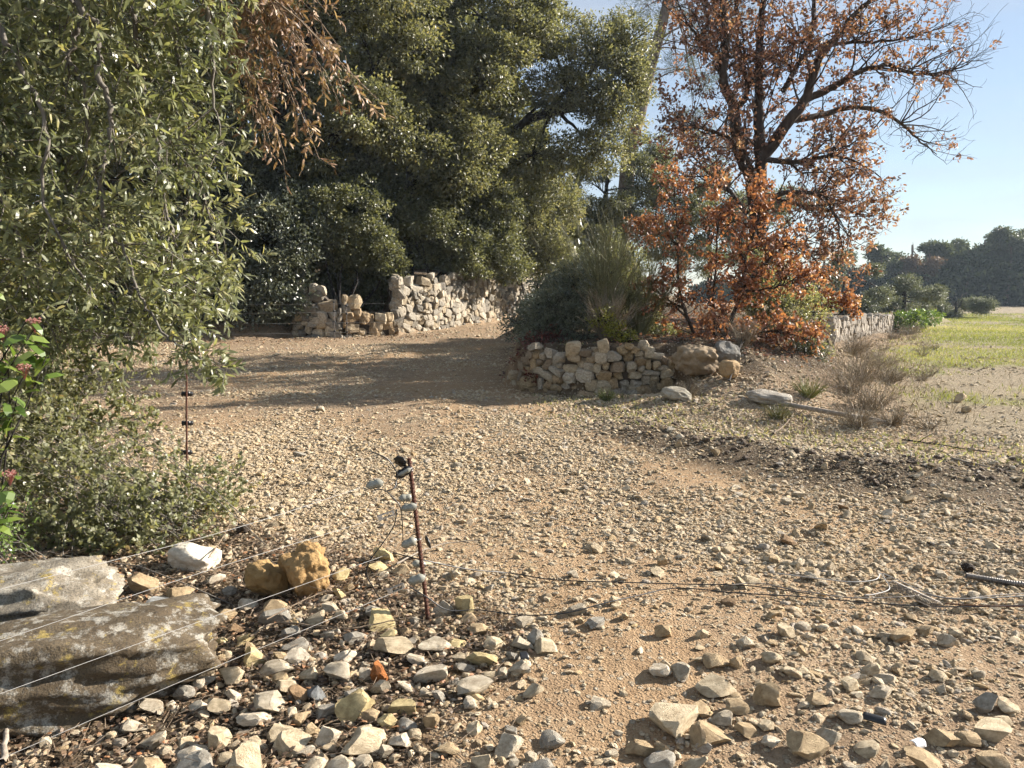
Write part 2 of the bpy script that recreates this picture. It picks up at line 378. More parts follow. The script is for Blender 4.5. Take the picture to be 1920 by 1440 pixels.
def masks(x, y):
    big = n2(x, y, 0.22, 31, 3); mid = n2(x, y, 0.9, 33, 3); fine = n2(x, y, 4.0, 35, 2)
    edge = x - np.interp(y, [0, 6, 9, 14, 20, 31, 60], [7.0, 5.4, 4.6, 6.4, 9.6, 16.5, 30])
    field = sst(-0.6, 1.6, edge + 0.5 * mid)
    grass = field * sst(6.0, 11.5, y) * sst(-0.35, 0.6, big * 0.8 + mid * 0.5 + 0.05 + 0.65 * sst(14, 19, y)) * sst(75, 45, y)
    sdT = sd_poly(x, y, TERRACE); sdB = sd_poly(x, y, BACK)
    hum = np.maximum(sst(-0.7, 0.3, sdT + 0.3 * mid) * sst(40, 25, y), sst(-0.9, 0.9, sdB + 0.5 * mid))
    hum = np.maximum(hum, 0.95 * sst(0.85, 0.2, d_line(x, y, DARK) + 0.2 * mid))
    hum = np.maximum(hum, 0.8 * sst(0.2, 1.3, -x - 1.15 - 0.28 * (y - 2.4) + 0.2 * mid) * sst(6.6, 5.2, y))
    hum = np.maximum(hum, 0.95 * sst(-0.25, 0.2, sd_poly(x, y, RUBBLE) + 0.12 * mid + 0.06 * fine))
    clay = np.maximum(np.maximum(sst(0.75, 0.15, d_line(x, y, CLAY1) + 0.25 * mid), 0.8 * sst(0.5, 0.1, d_line(x, y, CLAY2) + 0.2 * mid)), 0.6 * sst(0.55, 0.1, d_line(x, y, CLAY3) + 0.3 * mid))
    clay = np.maximum(clay, 0.75 * np.maximum(sst(0.5, 0.1, d_line(x, y, [(0.35, 1.5), (0.45, 3.0), (0.5, 4.6), (-0.2, 8.0), (-1.6, 12.5)]) + 0.25 * mid), sst(0.5, 0.1, d_line(x, y, [(2.5, 3.6), (2.2, 5.0), (1.0, 8.0), (-0.4, 12.4)]) + 0.25 * mid)))
    clay = np.maximum(clay, 0.55 * sst(0.15, 0.75, big + 0.4 * mid) * sst(26, 12, y))
    return np.clip(grass, 0, 1), np.clip(hum, 0, 1), np.clip(clay * (1 - field), 0, 1), np.clip(field, 0, 1)
gz = height(fx, fy)
nx, ny = len(gx), len(gy)
ii, jj = np.meshgrid(np.arange(ny - 1), np.arange(nx - 1), indexing='ij')
GF = np.stack([ii * nx + jj, ii * nx + jj + 1, (ii + 1) * nx + jj + 1, (ii + 1) * nx + jj], -1).reshape(-1, 4)

gm, n, b, o = new_mat("stony_soil")
co = coords(n)
t1 = noise(n, 0.9, 6, 0.6, co); t2 = noise(n, 9, 7, 0.7, co); t3 = noise(n, 60, 5, 0.7, co); t4 = noise(n, 230, 3, 0.7, co)
vo = n.nodes.new("ShaderNodeTexVoronoi"); vo.inputs['Scale'].default_value = 26; vo.inputs['Randomness'].default_value = 1; n.links.new(co, vo.inputs['Vector'])
vo2 = n.nodes.new("ShaderNodeTexVoronoi"); vo2.inputs['Scale'].default_value = 70; n.links.new(co, vo2.inputs['Vector'])
soil = mixc(n, rng_map(n, t2.outputs[0], 0.3, 0.7, 0, 1), (0.225, 0.153, 0.095), (0.40, 0.295, 0.19))
clay = mixc(n, rng_map(n, t2.outputs[0], 0.3, 0.7, 0, 1), (0.315, 0.20, 0.108), (0.45, 0.315, 0.185))
c = mixc(n, attr(n, "clay").outputs['Fac'], soil, clay)
fcol = mixc(n, rng_map(n, t2.outputs[0], 0.3, 0.7, 0, 1), (0.19, 0.15, 0.095), (0.36, 0.295, 0.195))
c = mixc(n, attr(n, "field").outputs['Fac'], c, fcol)
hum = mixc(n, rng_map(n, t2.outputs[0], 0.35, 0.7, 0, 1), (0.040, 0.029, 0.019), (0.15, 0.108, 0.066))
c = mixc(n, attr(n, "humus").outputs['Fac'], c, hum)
gg = mixc(n, rng_map(n, t2.outputs[0], 0.35, 0.65, 0, 1), (0.14, 0.145, 0.05), (0.29, 0.27, 0.11))
c = mixc(n, rng_map(n, attr(n, "grass").outputs['Fac'], 0.2, 1.0, 0, 0.85), c, gg)
# crumbs of pale stone among the soil
pv = n.nodes.new("ShaderNodeSeparateColor"); n.links.new(vo.outputs['Color'], pv.inputs[0])
pk = n.nodes.new("ShaderNodeMath"); pk.operation = 'MULTIPLY'
n.links.new(rng_map(n, vo.outputs['Distance'], 0.28, 0.36, 1, 0), pk.inputs[0]); n.links.new(rng_map(n, pv.outputs[0], 0.45, 0.5, 0, 0.75), pk.inputs[1])
nogr = n.nodes.new("ShaderNodeMath"); nogr.operation = 'MULTIPLY'; n.links.new(pk.outputs[0], nogr.inputs[0]); n.links.new(rng_map(n, attr(n, "grass").outputs['Fac'], 0.0, 0.4, 1, 0.0), nogr.inputs[1])
c = mixc(n, nogr.outputs[0], c, mixc(n, pv.outputs[1], (0.30, 0.24, 0.16), (0.50, 0.44, 0.34)))
c = mixc(n, rng_map(n, t3.outputs[0], 0.48, 0.7, 0, 0.6), c, mixc(n, 1.0, c, (0.55, 0.5, 0.45), 'MULTIPLY'))
n.links.new(c, b.inputs['Base Color']); b.inputs['Roughness'].default_value = 0.95; b.inputs['Specular IOR Level'].default_value = 0.12
h1 = n.nodes.new("ShaderNodeMath"); h1.operation = 'MULTIPLY_ADD'; n.links.new(t3.outputs[0], h1.inputs[0]); h1.inputs[1].default_value = 0.6; n.links.new(t2.outputs[0], h1.inputs[2])
h2 = n.nodes.new("ShaderNodeMath"); h2.operation = 'MULTIPLY_ADD'; n.links.new(rng_map(n, vo2.outputs['Distance'], 0, 0.5, 1, 0), h2.inputs[0]); h2.inputs[1].default_value = 0.35; n.links.new(h1.outputs[0], h2.inputs[2])
h3 = n.nodes.new("ShaderNodeMath"); h3.operation = 'MULTIPLY_ADD'; n.links.new(nogr.outputs[0], h3.inputs[0]); h3.inputs[1].default_value = 0.6; n.links.new(h2.outputs[0], h3.inputs[2])
bump(n, b, h3.outputs[0], 0.9, 0.035)
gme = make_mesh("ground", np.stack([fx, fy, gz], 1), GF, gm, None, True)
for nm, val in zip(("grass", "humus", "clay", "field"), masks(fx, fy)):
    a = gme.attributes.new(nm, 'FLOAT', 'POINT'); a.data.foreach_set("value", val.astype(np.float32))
tag(obj("ground", gme), "stony tan track and field, bare earth with gravel and patches of green", "ground", kind="structure")

# ------------------------------------------------------------------ rocks
def rock_mesh(name, seed, sub=2, planes=9, amp=0.05, mat=None, cut=(0.55, 0.85), freq=2.2, octv=3):
    rng = np.random.default_rng(seed)
    bm = bmesh.new(); bmesh.ops.create_icosphere(bm, subdivisions=sub, radius=1.0)
    V = np.array([v.co[:] for v in bm.verts])
    for k in range(planes):
        nn = runit(rng, 1)[0]; dd = rng.uniform(*cut); q = V @ nn - dd
        V = V - np.outer(np.maximum(q, 0), nn)
    V = V * (1 + amp * fbm(V * freq + seed * 7.7, seed, octv)[:, None])
    lo, hi = V.min(0), V.max(0); V = (V - (lo + hi) / 2) / (hi - lo)
    for v, p in zip(bm.verts, V): v.co = p
    bm.normal_update()
    for e in bm.edges:
        if len(e.link_faces) == 2 and e.calc_face_angle(0) > 0.32: e.smooth = False
    for f in bm.faces: f.smooth = True
    me = bpy.data.meshes.new(name); bm.to_mesh(me); bm.free()
    if mat: me.materials.append(mat)
    return me
ROCKS = [rock_mesh("stone_shape", 100 + k, 3, 10 + k % 7, 0.04 + 0.02 * (k % 4), M['stone'], (0.36, 0.74), 2.6) for k in range(22)]

def block_mesh(seed):
    """a squared, roughly broken building stone inside a unit box"""
    rng = np.random.default_rng(seed); bm = bmesh.new(); bmesh.ops.create_cube(bm, size=1.0); bmesh.ops.subdivide_edges(bm, edges=bm.edges[:], cuts=2, use_grid_fill=True)
    V = np.array([v.co[:] for v in bm.verts]); edge = (np.abs(V) > 0.49).sum(1)
    V = V * np.where(edge == 3, rng.uniform(0.78, 0.98, len(V)), np.where(edge == 2, rng.uniform(0.88, 1.02, len(V)), rng.uniform(0.95, 1.10, len(V))))[:, None] + rng.normal(0, 0.022, V.shape)
    V = V @ (np.eye(3) + rng.normal(0, 0.10, (3, 3)))
    for k in range(5):
        nn = runit(rng, 1)[0]; V = V - np.outer(np.maximum(V @ nn - rng.uniform(0.40, 0.62), 0), nn)
    lo, hi = V.min(0), V.max(0); V = (V - (lo + hi) / 2) / (hi - lo)
    for v, p in zip(bm.verts, V): v.co = p
    me = bpy.data.meshes.new("wall_stone"); bm.to_mesh(me); bm.free(); me.materials.append(M['wallstone']); return me
BLOCKS = [block_mesh(900 + k) for k in range(18)]

# ---- loose gravel: one mass of instanced pebbles
peb = bpy.data.collections.new("pebble_shapes")
for k in range(14):
    po = bpy.data.objects.new("pebble_shape", rock_mesh("pebble_shape", 500 + k, 1 if k < 11 else 2, 6, 0.06, M['gravel'], (0.5, 0.85))); peb.objects.link(po)

def scatter(name, P, S, Rt, idx, coll, label, cat):
    me = bpy.data.meshes.new(name); me.vertices.add(len(P)); me.vertices.foreach_set("co", np.asarray(P, np.float32).ravel())
    for nm, ty, val in (("scl", 'FLOAT_VECTOR', S), ("rot", 'FLOAT_VECTOR', Rt)):
        a = me.attributes.new(nm, ty, 'POINT'); a.data.foreach_set("vector", np.asarray(val, np.float32).ravel())
    a = me.attributes.new("idx", 'INT', 'POINT'); a.data.foreach_set("value", np.asarray(idx, np.int32))
    ng = bpy.data.node_groups.new(name + "_nodes", 'GeometryNodeTree')
    ng.interface.new_socket("Geometry", in_out='INPUT', socket_type='NodeSocketGeometry'); ng.interface.new_socket("Geometry", in_out='OUTPUT', socket_type='NodeSocketGeometry')
    gi = ng.nodes.new("NodeGroupInput"); go = ng.nodes.new("NodeGroupOutput")
    ip = ng.nodes.new("GeometryNodeInstanceOnPoints"); ci = ng.nodes.new("GeometryNodeCollectionInfo")
    ci.inputs['Collection'].default_value = coll; ci.inputs['Separate Children'].default_value = True; ci.inputs['Reset Children'].default_value = True
    def na(nm, ty):
        q = ng.nodes.new("GeometryNodeInputNamedAttribute"); q.data_type = ty; q.inputs['Name'].default_value = nm; return q.outputs['Attribute']
    lk = ng.links.new
    lk(gi.outputs[0], ip.inputs['Points']); lk(ci.outputs[0], ip.inputs['Instance']); ip.inputs['Pick Instance'].default_value = True
    lk(na("idx", 'INT'), ip.inputs['Instance Index']); lk(na("rot", 'FLOAT_VECTOR'), ip.inputs['Rotation']); lk(na("scl", 'FLOAT_VECTOR'), ip.inputs['Scale'])
    lk(ip.outputs[0], go.inputs[0])
    ob = obj(name, me); md = ob.modifiers.new("scatter", 'NODES'); md.node_group = ng
    return tag(ob, label, cat, kind="stuff")

rng = np.random.default_rng(7)
def sample_view(n, y0, y1, pw):
    """ground points in a wedge that widens away from the viewer's end of the track"""
    y = (rng.random(n) * (y1 ** pw - y0 ** pw) + y0 ** pw) ** (1 / pw)
    x = rng.uniform(-1, 1, n) * (0.78 * y + 0.5); return x, y
RUT1 = [(0.35, 1.5), (0.45, 3.0), (0.5, 4.6), (-0.2, 8.0), (-1.6, 12.5), (-2.2, 17.0), (-0.8, 23.0)]
RUT2 = [(2.6, 1.5), (2.5, 3.6), (2.2, 5.0), (1.0, 8.0), (-0.4, 12.4), (-0.9, 17.0), (0.2, 23.0)]
def gravel_weight(x, y):
    g, h, c, f = masks(x, y)
    patch = sst(-0.3, 0.4, n2(x, y, 0.6, 77, 3) + 0.15 + 0.25 * n2(x, y, 2.5, 78, 2))
    rut = np.maximum(sst(0.42, 0.12, d_line(x, y, RUT1) + 0.12 * n2(x, y, 1.2, 79)), sst(0.42, 0.12, d_line(x, y, RUT2) + 0.12 * n2(x, y, 1.2, 80)))
    wgt = (0.16 + 0.84 * patch) * (1 - 0.35 * rut) * (1 - 0.4 * c) * (1 - 0.82 * h) * (1 - 0.72 * f)
    sdT = sd_poly(x, y, TERRACE); sdB = sd_poly(x, y, BACK)
    bank = np.exp(-(d_line(x, y, [(-1.0, 5.6), (0.2, 5.0), (1.6, 4.4), (2.6, 3.6), (3.6, 3.2)]) / 0.55) ** 2)
    bare = np.exp(-((x - 0.25) / 0.55) ** 2 - ((y - 2.7) / 0.75) ** 2)
    wgt = (wgt + 0.5 * bank) * (1 - 0.5 * bare)
    wgt = np.where(sdT > -0.3, wgt * 0.5 + 0.15, wgt)
    return np.where(((sdT > 0.02) & (x < 2.8) & (y < 12.6)) | (sdT > 1.2) | (sdB > -0.1), 0, wgt)
Ps, Ss = [], []
for n_, y0, y1, pw, smin, smax, al in ((150000, 2.0, 7.5, 1.6, 0.006, 0.022, 1.6), (120000, 2.0, 9.5, 1.7, 0.013, 0.045, 2.3), (22000, 2.1, 11.5, 1.8, 0.030, 0.075, 3.0),
                                      (110000, 6.5, 19.0, 1.8, 0.018, 0.065, 2.6), (20000, 14.0, 30.0, 1.9, 0.035, 0.10, 2.6)):
    x, y = sample_view(n_, y0, y1, pw); keep = rng.random(n_) < gravel_weight(x, y); x, y = x[keep], y[keep]
    s = smin * (1 - rng.random(len(x)) * (1 - (smin / smax) ** al)) ** (-1 / al)
    sv = s[:, None] * np.stack([rng.uniform(0.8, 1.6, len(x)), rng.uniform(0.7, 1.1, len(x)), rng.uniform(0.3, 0.75, len(x))], 1)
    z = height(x, y) + rng.uniform(-0.05, 0.34, len(x)) * sv[:, 2]
    Ps.append(np.stack([x, y, z], 1)); Ss.append(sv)
Ps = np.concatenate(Ps); Ss = np.concatenate(Ss); N = len(Ps)
Rt = np.stack([rng.normal(0, 0.3, N), rng.normal(0, 0.3, N), rng.uniform(0, 6.28, N)], 1)
idx = np.where(Ss[:, 0] < 0.05, rng.integers(0, 11, N), rng.integers(11, 14, N))
scatter("gravel", Ps, Ss, Rt, idx, peb, "angular pale limestone gravel spread over the whole track", "gravel")

# ------------------------------------------------------------------ dry-stone walls
def clip_half(poly, p, nn):
    out = []; k = len(poly)
    for i in range(k):
        a, c2 = poly[i], poly[(i + 1) % k]; da = (a - p) @ nn; db = (c2 - p) @ nn
        if da <= 0: out.append(a)
        if da * db < 0: out.append(a + (c2 - a) * (da / (da - db)))
    return out
def voronoi_cells(seeds, boundary, asp):
    cells = []; S = seeds * asp
    for i, s in enumerate(S):
        poly = [np.array(q) * asp for q in boundary]
        for j in np.argsort(((S - s) ** 2).sum(1))[1:18]:
            poly = clip_half(poly, (s + S[j]) / 2, S[j] - s)
            if len(poly) < 3: break
        if len(poly) >= 3: cells.append((i, np.array(poly) / asp))
    return cells

def stone_wall(name, label, cat, line, foot, top, cell, seed, colours, stretch=1.0, depth=0.22, bulge=0.05, gap=0.012, loose_top=0.0, holes=None):
    """line: plan points of the face from left to right; foot/top: heights along it (0..1 -> z)"""
    rng = np.random.default_rng(seed)
    line = np.array(line, float); seg = np.linalg.norm(np.diff(line, axis=0), axis=1); cum = np.concatenate([[0], np.cumsum(seg)]); Ln = cum[-1]
    def at(s):
        return np.array([np.interp(s, cum, line[:, 0]), np.interp(s, cum, line[:, 1])])
    def tang(s):
        a, b2 = at(max(0, s - 0.25)), at(min(Ln, s + 0.25)); t = (b2 - a) / np.linalg.norm(b2 - a); return t
    fz = lambda s: np.interp(s / Ln, foot[0], foot[1]); tz = lambda s: np.interp(s / Ln, top[0], top[1])
    base = at(0); root = thing(name, label, cat, (base[0], base[1], fz(0)), kind="thing")
    cw, ch = cell; seeds = []; zlo = min(foot[1]) - 0.1; zhi = max(top[1]) + 0.1; row = 0; z = zlo
    while z < zhi:
        hrow = ch * rng.uniform(0.65, 1.35); s = -rng.random() * cw
        while s < Ln + cw:
            wst = cw * rng.choice([0.45, 0.7, 1.0, 1.3, 1.75]); seeds.append((s + wst / 2, z + hrow / 2 + rng.normal(0, ch * 0.27))); s += wst
        z += hrow; row += 1
    seeds = np.array(seeds); seeds = seeds[rng.random(len(seeds)) > 0.17]; ex = seeds[rng.random(len(seeds)) < 0.22]; seeds = np.vstack([seeds, ex + rng.normal(0, 0.36, ex.shape) * [cw, ch]])
    k = 0
    for i, poly in voronoi_cells(seeds, [(0, zlo), (Ln, zlo), (Ln, zhi), (0, zhi)], np.array([1.0, stretch])):
        c0 = poly.mean(0)
        if c0[1] > tz(c0[0]) - 0.3 * ch + rng.normal(0, loose_top) or c0[1] < fz(c0[0]) - 0.25 * ch: continue
        if holes and any(a < c0[0] < b2 and za < c0[1] < zb for a, b2, za, zb in holes): continue
        c = poly.mean(0); bw, bh = poly.max(0) - poly.min(0); bw = min(bw, 2.2 * cw); bh = min(bh, 2.2 * ch)
        p = at(c[0]); t = tang(c[0]); ang = math.atan2(t[1], t[0])
        ob = obj("stone", BLOCKS[rng.integers(len(BLOCKS))], root); sg = rng.choice([-1, 1], 2); dp_ = depth * rng.uniform(0.85, 1.25)
        ob.scale = (bw * rng.uniform(0.90, 1.04) * sg[0], dp_, bh * rng.uniform(0.90, 1.06) * sg[1])
        ob.location = (p[0] - base[0], p[1] - base[1], c[1] - fz(0)); ob.rotation_euler = (rng.normal(0, 0.10), rng.normal(0, 0.16), ang + rng.normal(0, 0.13)); nv = np.array([t[1], -t[0]]) * (rng.normal(0, bulge * 0.55) - dp_ * 0.28); ob.location.x += nv[0]; ob.location.y += nv[1]
        col = colours[rng.integers(len(colours))]; v = rng.uniform(0.8, 1.12); ob.color = (col[0] * v, col[1] * v, col[2] * v, 1); k += 1
    # earth and rubble packed behind the face
    ss = np.linspace(0, Ln, 24); acc = Acc(); prof = []
    for s in ss:
        p = at(s); t = tang(s); nn = np.array([-t[1], t[0]]); z0, z1 = fz(s) - 0.2, max(fz(s), tz(s) - 1.7 * ch)
        prof.append([(*(p + nn * 0.06), z0), (*(p + nn * 0.06), z1), (*(p + nn * 0.5), z1 + 0.02), (*(p + nn * 0.5), z0)])
    V = np.array(prof).reshape(-1, 3); F = []
    for i in range(len(ss) - 1):
        for j in range(4): F.append((i * 4 + j, i * 4 + (j + 1) % 4, i * 4 + 4 + (j + 1) % 4, i * 4 + 4 + j))
    F += [(0, 1, 2, 3), tuple(4 * (len(ss) - 1) + q for q in (3, 2, 1, 0))]
    part("earth_core", V, np.array(F), M['earthcore'], root)
    return root
PALE = [(0.36, 0.335, 0.29), (0.42, 0.39, 0.335), (0.28, 0.265, 0.235), (0.44, 0.395, 0.32), (0.33, 0.285, 0.215), (0.20, 0.19, 0.17)]
WARM = [(0.40, 0.335, 0.24), (0.45, 0.40, 0.31), (0.33, 0.255, 0.165), (0.42, 0.38, 0.31), (0.36, 0.29, 0.19), (0.24, 0.195, 0.145)]
stone_wall("stone_wall", "long pale dry-stone retaining wall curving behind the track under dark shrubs", "wall",
           [(-3.75, 23.4), (-3.4, 21.75), (-2.5, 23.0), (-1.4, 25.3), (-0.1, 28.2), (1.3, 31.0), (2.2, 33.0)], ([0, 0.3, 1], [0.38, 0.5, 0.78]), ([0, 0.25, 0.6, 1], [2.05, 2.2, 2.35, 2.75]), (0.30, 0.18), 3, PALE, 1.2, 0.25, 0.06, 0.014, 0.12)
stone_wall("stone_pier", "broken end of dry-stone wall with square blocks left of the dark gap", "wall",
           [(-6.15, 21.0), (-5.5, 20.75), (-4.75, 20.85)], ([0, 1], [0.36, 0.38]), ([0, 0.3, 0.62, 0.85, 1], [2.0, 2.2, 2.0, 1.65, 1.25]), (0.30, 0.23), 8, PALE + WARM[:2], 1.3, 0.3, 0.05, 0.016, 0.1)
stone_wall("low_wall", "tumbled low stones across the gap between two dry-stone walls", "wall",
           [(-4.72, 20.9), (-4.1, 21.2), (-3.4, 21.6)], ([0, 1], [0.36, 0.38]), ([0, 0.25, 0.6, 1], [1.45, 1.3, 1.15, 1.1]), (0.34, 0.18), 12, WARM[:3] + PALE[:1], 1.3, 0.3, 0.07, 0.02, 0.08)
stone_wall("dry_stone_wall", "low warm-toned dry-stone wall holding the shrub bed beside the track", "wall",
           [(-0.05, 12.05), (0.25, 11.55), (0.75, 11.2), (1.3, 11.0), (1.8, 11.02), (2.4, 11.05)], ([0, 0.5, 1], [0.05, 0.04, 0.18]), ([0, 0.12, 0.25, 0.5, 0.85, 1], [0.34, 0.52, 0.74, 0.86, 0.86, 0.66]), (0.18, 0.115), 21, WARM + PALE[:2], 1.1, 0.2, 0.06, 0.007, 0.05)
stone_wall("field_wall", "pale dry-stone terrace wall along the edge of the field, beyond the weeds", "wall",
           [(8.2, 19.0), (9.0, 21.3), (12.1, 25.7), (15.4, 30.2)], ([0, 1], [-0.03, -0.03]), ([0, 0.3, 1], [0.88, 0.92, 0.78]), (0.19, 0.23), 33, [(0.37, 0.34, 0.305), (0.42, 0.39, 0.35), (0.30, 0.275, 0.25)], 0.8, 0.22, 0.03, 0.012, 0.0)

# ------------------------------------------------------------------ vegetation tools
LUSH = 1.55
def blob_clumps(rng, blobs, n, shell=0.55, lump=0.28):
    """clump centres near the surface of a set of ellipsoids (centre, radii); returns centres and outward directions"""
    w_ = np.array([(b_[1][0] * b_[1][1] + b_[1][1] * b_[1][2] + b_[1][0] * b_[1][2]) for b_ in blobs]); w_ = w_ / w_.sum()
    k = rng.choice(len(blobs), n, p=w_); c = np.array([b_[0] for b_ in blobs], float)[k]; r = np.array([b_[1] for b_ in blobs], float)[k]
    d = runit(rng, n); rad = shell + (1 - shell) * rng.random(n) ** 0.6
    rad = rad * (1 + lump * vnoise(d * 2.3 + k[:, None] * 5.1, 3))
    return c + d * r * rad[:, None], d, k

def clump_leaves(acc, rng, cen, out, per, cr, ln, wd, kind='diamond', flat=0.65, droop=0.0, var=0.35, up=0.5):
    """per leaves round each clump centre"""
    n = len(cen) * per; c = np.repeat(cen, per, 0); o_ = np.repeat(out, per, 0)
    crr = np.repeat(np.broadcast_to(cr, len(cen)) * rng.uniform(0.6, 1.4, len(cen)), per)[:, None]
    off = runit(rng, n) * (rng.random((n, 1)) ** 0.45); off[:, 2] *= flat
    p = c + off * crr
    d = nrm(off * 0.8 + o_ * 0.6 + rng.normal(0, 0.55, (n, 3)) + [0, 0, -droop])
    nn = nrm(rng.normal(0, 0.6, (n, 3)) + [0.25, -0.1, up] + o_ * 0.55 + off * 0.5)
    L_ = ln * rng.uniform(0.65, 1.25, n); V, F, k = leaf_verts(p, d, nn, L_, wd * rng.uniform(0.75, 1.25, n), kind)
    ct = np.repeat(rng.normal(0.0, 0.14, len(cen)), per); t = np.clip(0.48 + ct + rng.normal(0, var * 0.5, n), 0, 1)
    acc.add(V, F, np.repeat(t, k))

def limbs_to(acc, rng, start, targets, r0, bend=0.25, sides=6, seg=7):
    start = np.asarray(start, float)
    for tg in targets:
        tg = np.asarray(tg, float); t = np.linspace(0, 1, seg)[:, None]; Lg = np.linalg.norm(tg - start)
        mid = (start + tg) / 2 + runit(rng, 1)[0] * Lg * bend * 0.5 + [0, 0, Lg * bend * 0.3]
        P_ = (1 - t) ** 2 * start + 2 * t * (1 - t) * mid + t ** 2 * tg
        P_ = P_ + np.where((t > 0) & (t < 1), rng.normal(0, Lg * 0.012, (seg, 3)), 0)
        acc.tube(P_, np.linspace(r0, r0 * 0.25, seg), sides)

def tree(name, label, group, base, trunk, blobs, mat, bark, n, per, cr, ln, wd, seed, r0=0.16, shell=0.5, extra_limbs=3, kind='diamond', cat='tree', trunk_r1=0.5, twigs=True, flat=0.65, lumpy=True):
    """trunk: path of points (world); blobs: [(centre, radii)]"""
    rng = np.random.default_rng(seed); root = thing(name, label, cat, base, group)
    wood = Acc(); T_ = smooth_path(trunk, 5); T_ = T_ + rng.normal(0, r0 * 0.12, T_.shape)
    wood.tube(T_, np.linspace(r0, r0 * trunk_r1, len(T_)), 8)
    n = int(n * LUSH); per = int(per * 1.35)
    lump_c, _, lump_k = blob_clumps(rng, blobs, max(8, int(n / 26)), 0.6, 0.3); mean_r = float(np.mean([min(b_[1]) for b_ in blobs])) * 0.42
    cen, out, kk_ = blob_clumps(rng, [(c_, (mean_r * f_, mean_r * f_, mean_r * 0.8 * f_)) for c_, f_ in zip(lump_c, rng.uniform(0.7, 1.35, len(lump_c)))], n, 0.72, 0.25); k = lump_k[kk_]
    if not lumpy: cen, out, k = blob_clumps(rng, blobs, n, shell)
    for bi, (bc, br) in enumerate(blobs):
        q = T_[int(len(T_) * rng.uniform(0.45, 0.95))]
        limbs_to(wood, rng, q, [np.array(bc) + runit(rng, 1)[0] * np.array(br) * 0.3], r0 * 0.42, 0.3)
        mine = cen[k == bi]
        if len(mine) and extra_limbs: limbs_to(wood, rng, bc, mine[rng.choice(len(mine), min(extra_limbs * 3, len(mine)), False)], r0 * 0.16, 0.25, 4, 5)
    if twigs:
        st = cen - out * cr * 1.1 + rng.normal(0, cr * 0.2, cen.shape); V, F = sticks(st, cen + out * cr * 0.5, 0.012, 0.004); wood.add(V, F)
    wood.part("trunk", bark, root, True)
    lf = Acc(); clump_leaves(lf, rng, cen, out, per, cr, ln, wd, kind, flat); lf.part("crown", mat, root)
    return root

# ------------------------------------------------------------------ evergreen trees and shrubs behind the walls
EG = "evergreen trees behind the dry-stone walls"
def gz3(x, y, dz=0.0): return (x, y, hz(x, y) + dz)
tree("holm_oak", "tall dark evergreen oak behind the wall gap, its black trunk showing high up", EG, gz3(-6.9, 22.5),
     [gz3(-6.9, 22.5, -0.2), (-6.6, 22.5, 4.0), (-6.85, 22.50, 6.56), (-6.40, 22.50, 8.20), (-4.74, 22.50, 9.66)],
     [((-7.58, 22.50, 7.75), (2.3, 2.0, 2.2)), ((-5.39, 22.00, 9.20), (2.4, 2.0, 2.0)), ((-4.99, 22.50, 6.26), (1.6, 1.6, 1.9)), ((-9.28, 23.00, 5.59), (2.2, 2.0, 2.2)), ((-3.96, 22.20, 7.96), (1.4, 1.4, 2.0)), ((-6.06, 22.50, 11.25), (3, 2.5, 1.8))],
     M['holm'], M['bark_dark'], 700, 62, 0.42, 0.12, 0.07, 11, 0.26)
tree("holm_oak", "broad evergreen oak with sunlit hanging sprays above the long stone wall", EG, gz3(-3.6, 25.5),
     [gz3(-3.6, 25.5, -0.2), (-3.38, 25.50, 5.50), (-3.51, 25.50, 8.07), (-2.95, 25.50, 10.41)],
     [((-2.39, 25.00, 9.42), (2.0, 1.9, 2.4)), ((-3.07, 24.60, 6.69), (1.7, 1.5, 2.0)), ((-1.55, 25.00, 7.61), (1.6, 1.6, 2.0)), ((-3.74, 25.00, 10.40), (1.8, 1.8, 1.9)), ((-1.06, 26.00, 10.75), (2.2, 2.0, 1.8)), ((-1.96, 25.50, 5.50), (1.7, 1.6, 1.4)), ((0.00, 26.00, 9.73), (1.3, 1.3, 1.8))],
     M['holm'], M['bark_dark'], 760, 62, 0.42, 0.12, 0.07, 12, 0.24)
tree("holm_oak", "leaning evergreen oak with forked dark trunk and fan-shaped crown before the pine", EG, gz3(-2.0, 27.5),
     [gz3(-2.0, 27.5, -0.2), (-1.05, 27.50, 6.03), (-0.48, 27.50, 6.55), (0.29, 27.50, 7.57), (0.95, 27.50, 7.94), (2.28, 27.50, 8.30)],
     [((3.02, 27.50, 9.66), (1.6, 1.5, 1.6)), ((3.99, 27.80, 10.30), (1.1, 1.2, 1.2)), ((1.89, 27.50, 8.76), (1.7, 1.5, 0.9)), ((3.61, 27.50, 8.03), (1.4, 1.3, 0.9)), ((1.53, 28.00, 10.91), (1.3, 1.4, 1.0)), ((0.76, 27.20, 6.50), (1.6, 1.4, 1.0)), ((3.07, 27.60, 6.76), (1.6, 1.4, 1.0)), ((4.21, 27.80, 9.02), (0.9, 1.0, 0.9))],
     M['holm'], M['bark_dark'], 470, 46, 0.36, 0.11, 0.06, 13, 0.2, 0.3, 6, lumpy=False)
tree("holm_oak", "shadowed evergreen oak filling the space behind the hanging olive-green branches", EG, gz3(-13.0, 19.5),
     [gz3(-13.0, 19.5, -0.2), (-13.0, 19.5, 3.5), (-12.6, 19.5, 6.0)],
     [((-12.8, 19.2, 6.0), (3.2, 2.4, 3.2)), ((-10.2, 19.5, 4.5), (2.2, 2.0, 2.8)), ((-15.5, 19.0, 4.5), (2.6, 2.2, 3.0)), ((-10.5, 20, 8), (2.6, 2.2, 2.4)), ((-14, 18.5, 2.6), (2.4, 1.6, 1.8))],
     M['holm'], M['bark_dark'], 560, 55, 0.5, 0.14, 0.08, 14, 0.28)
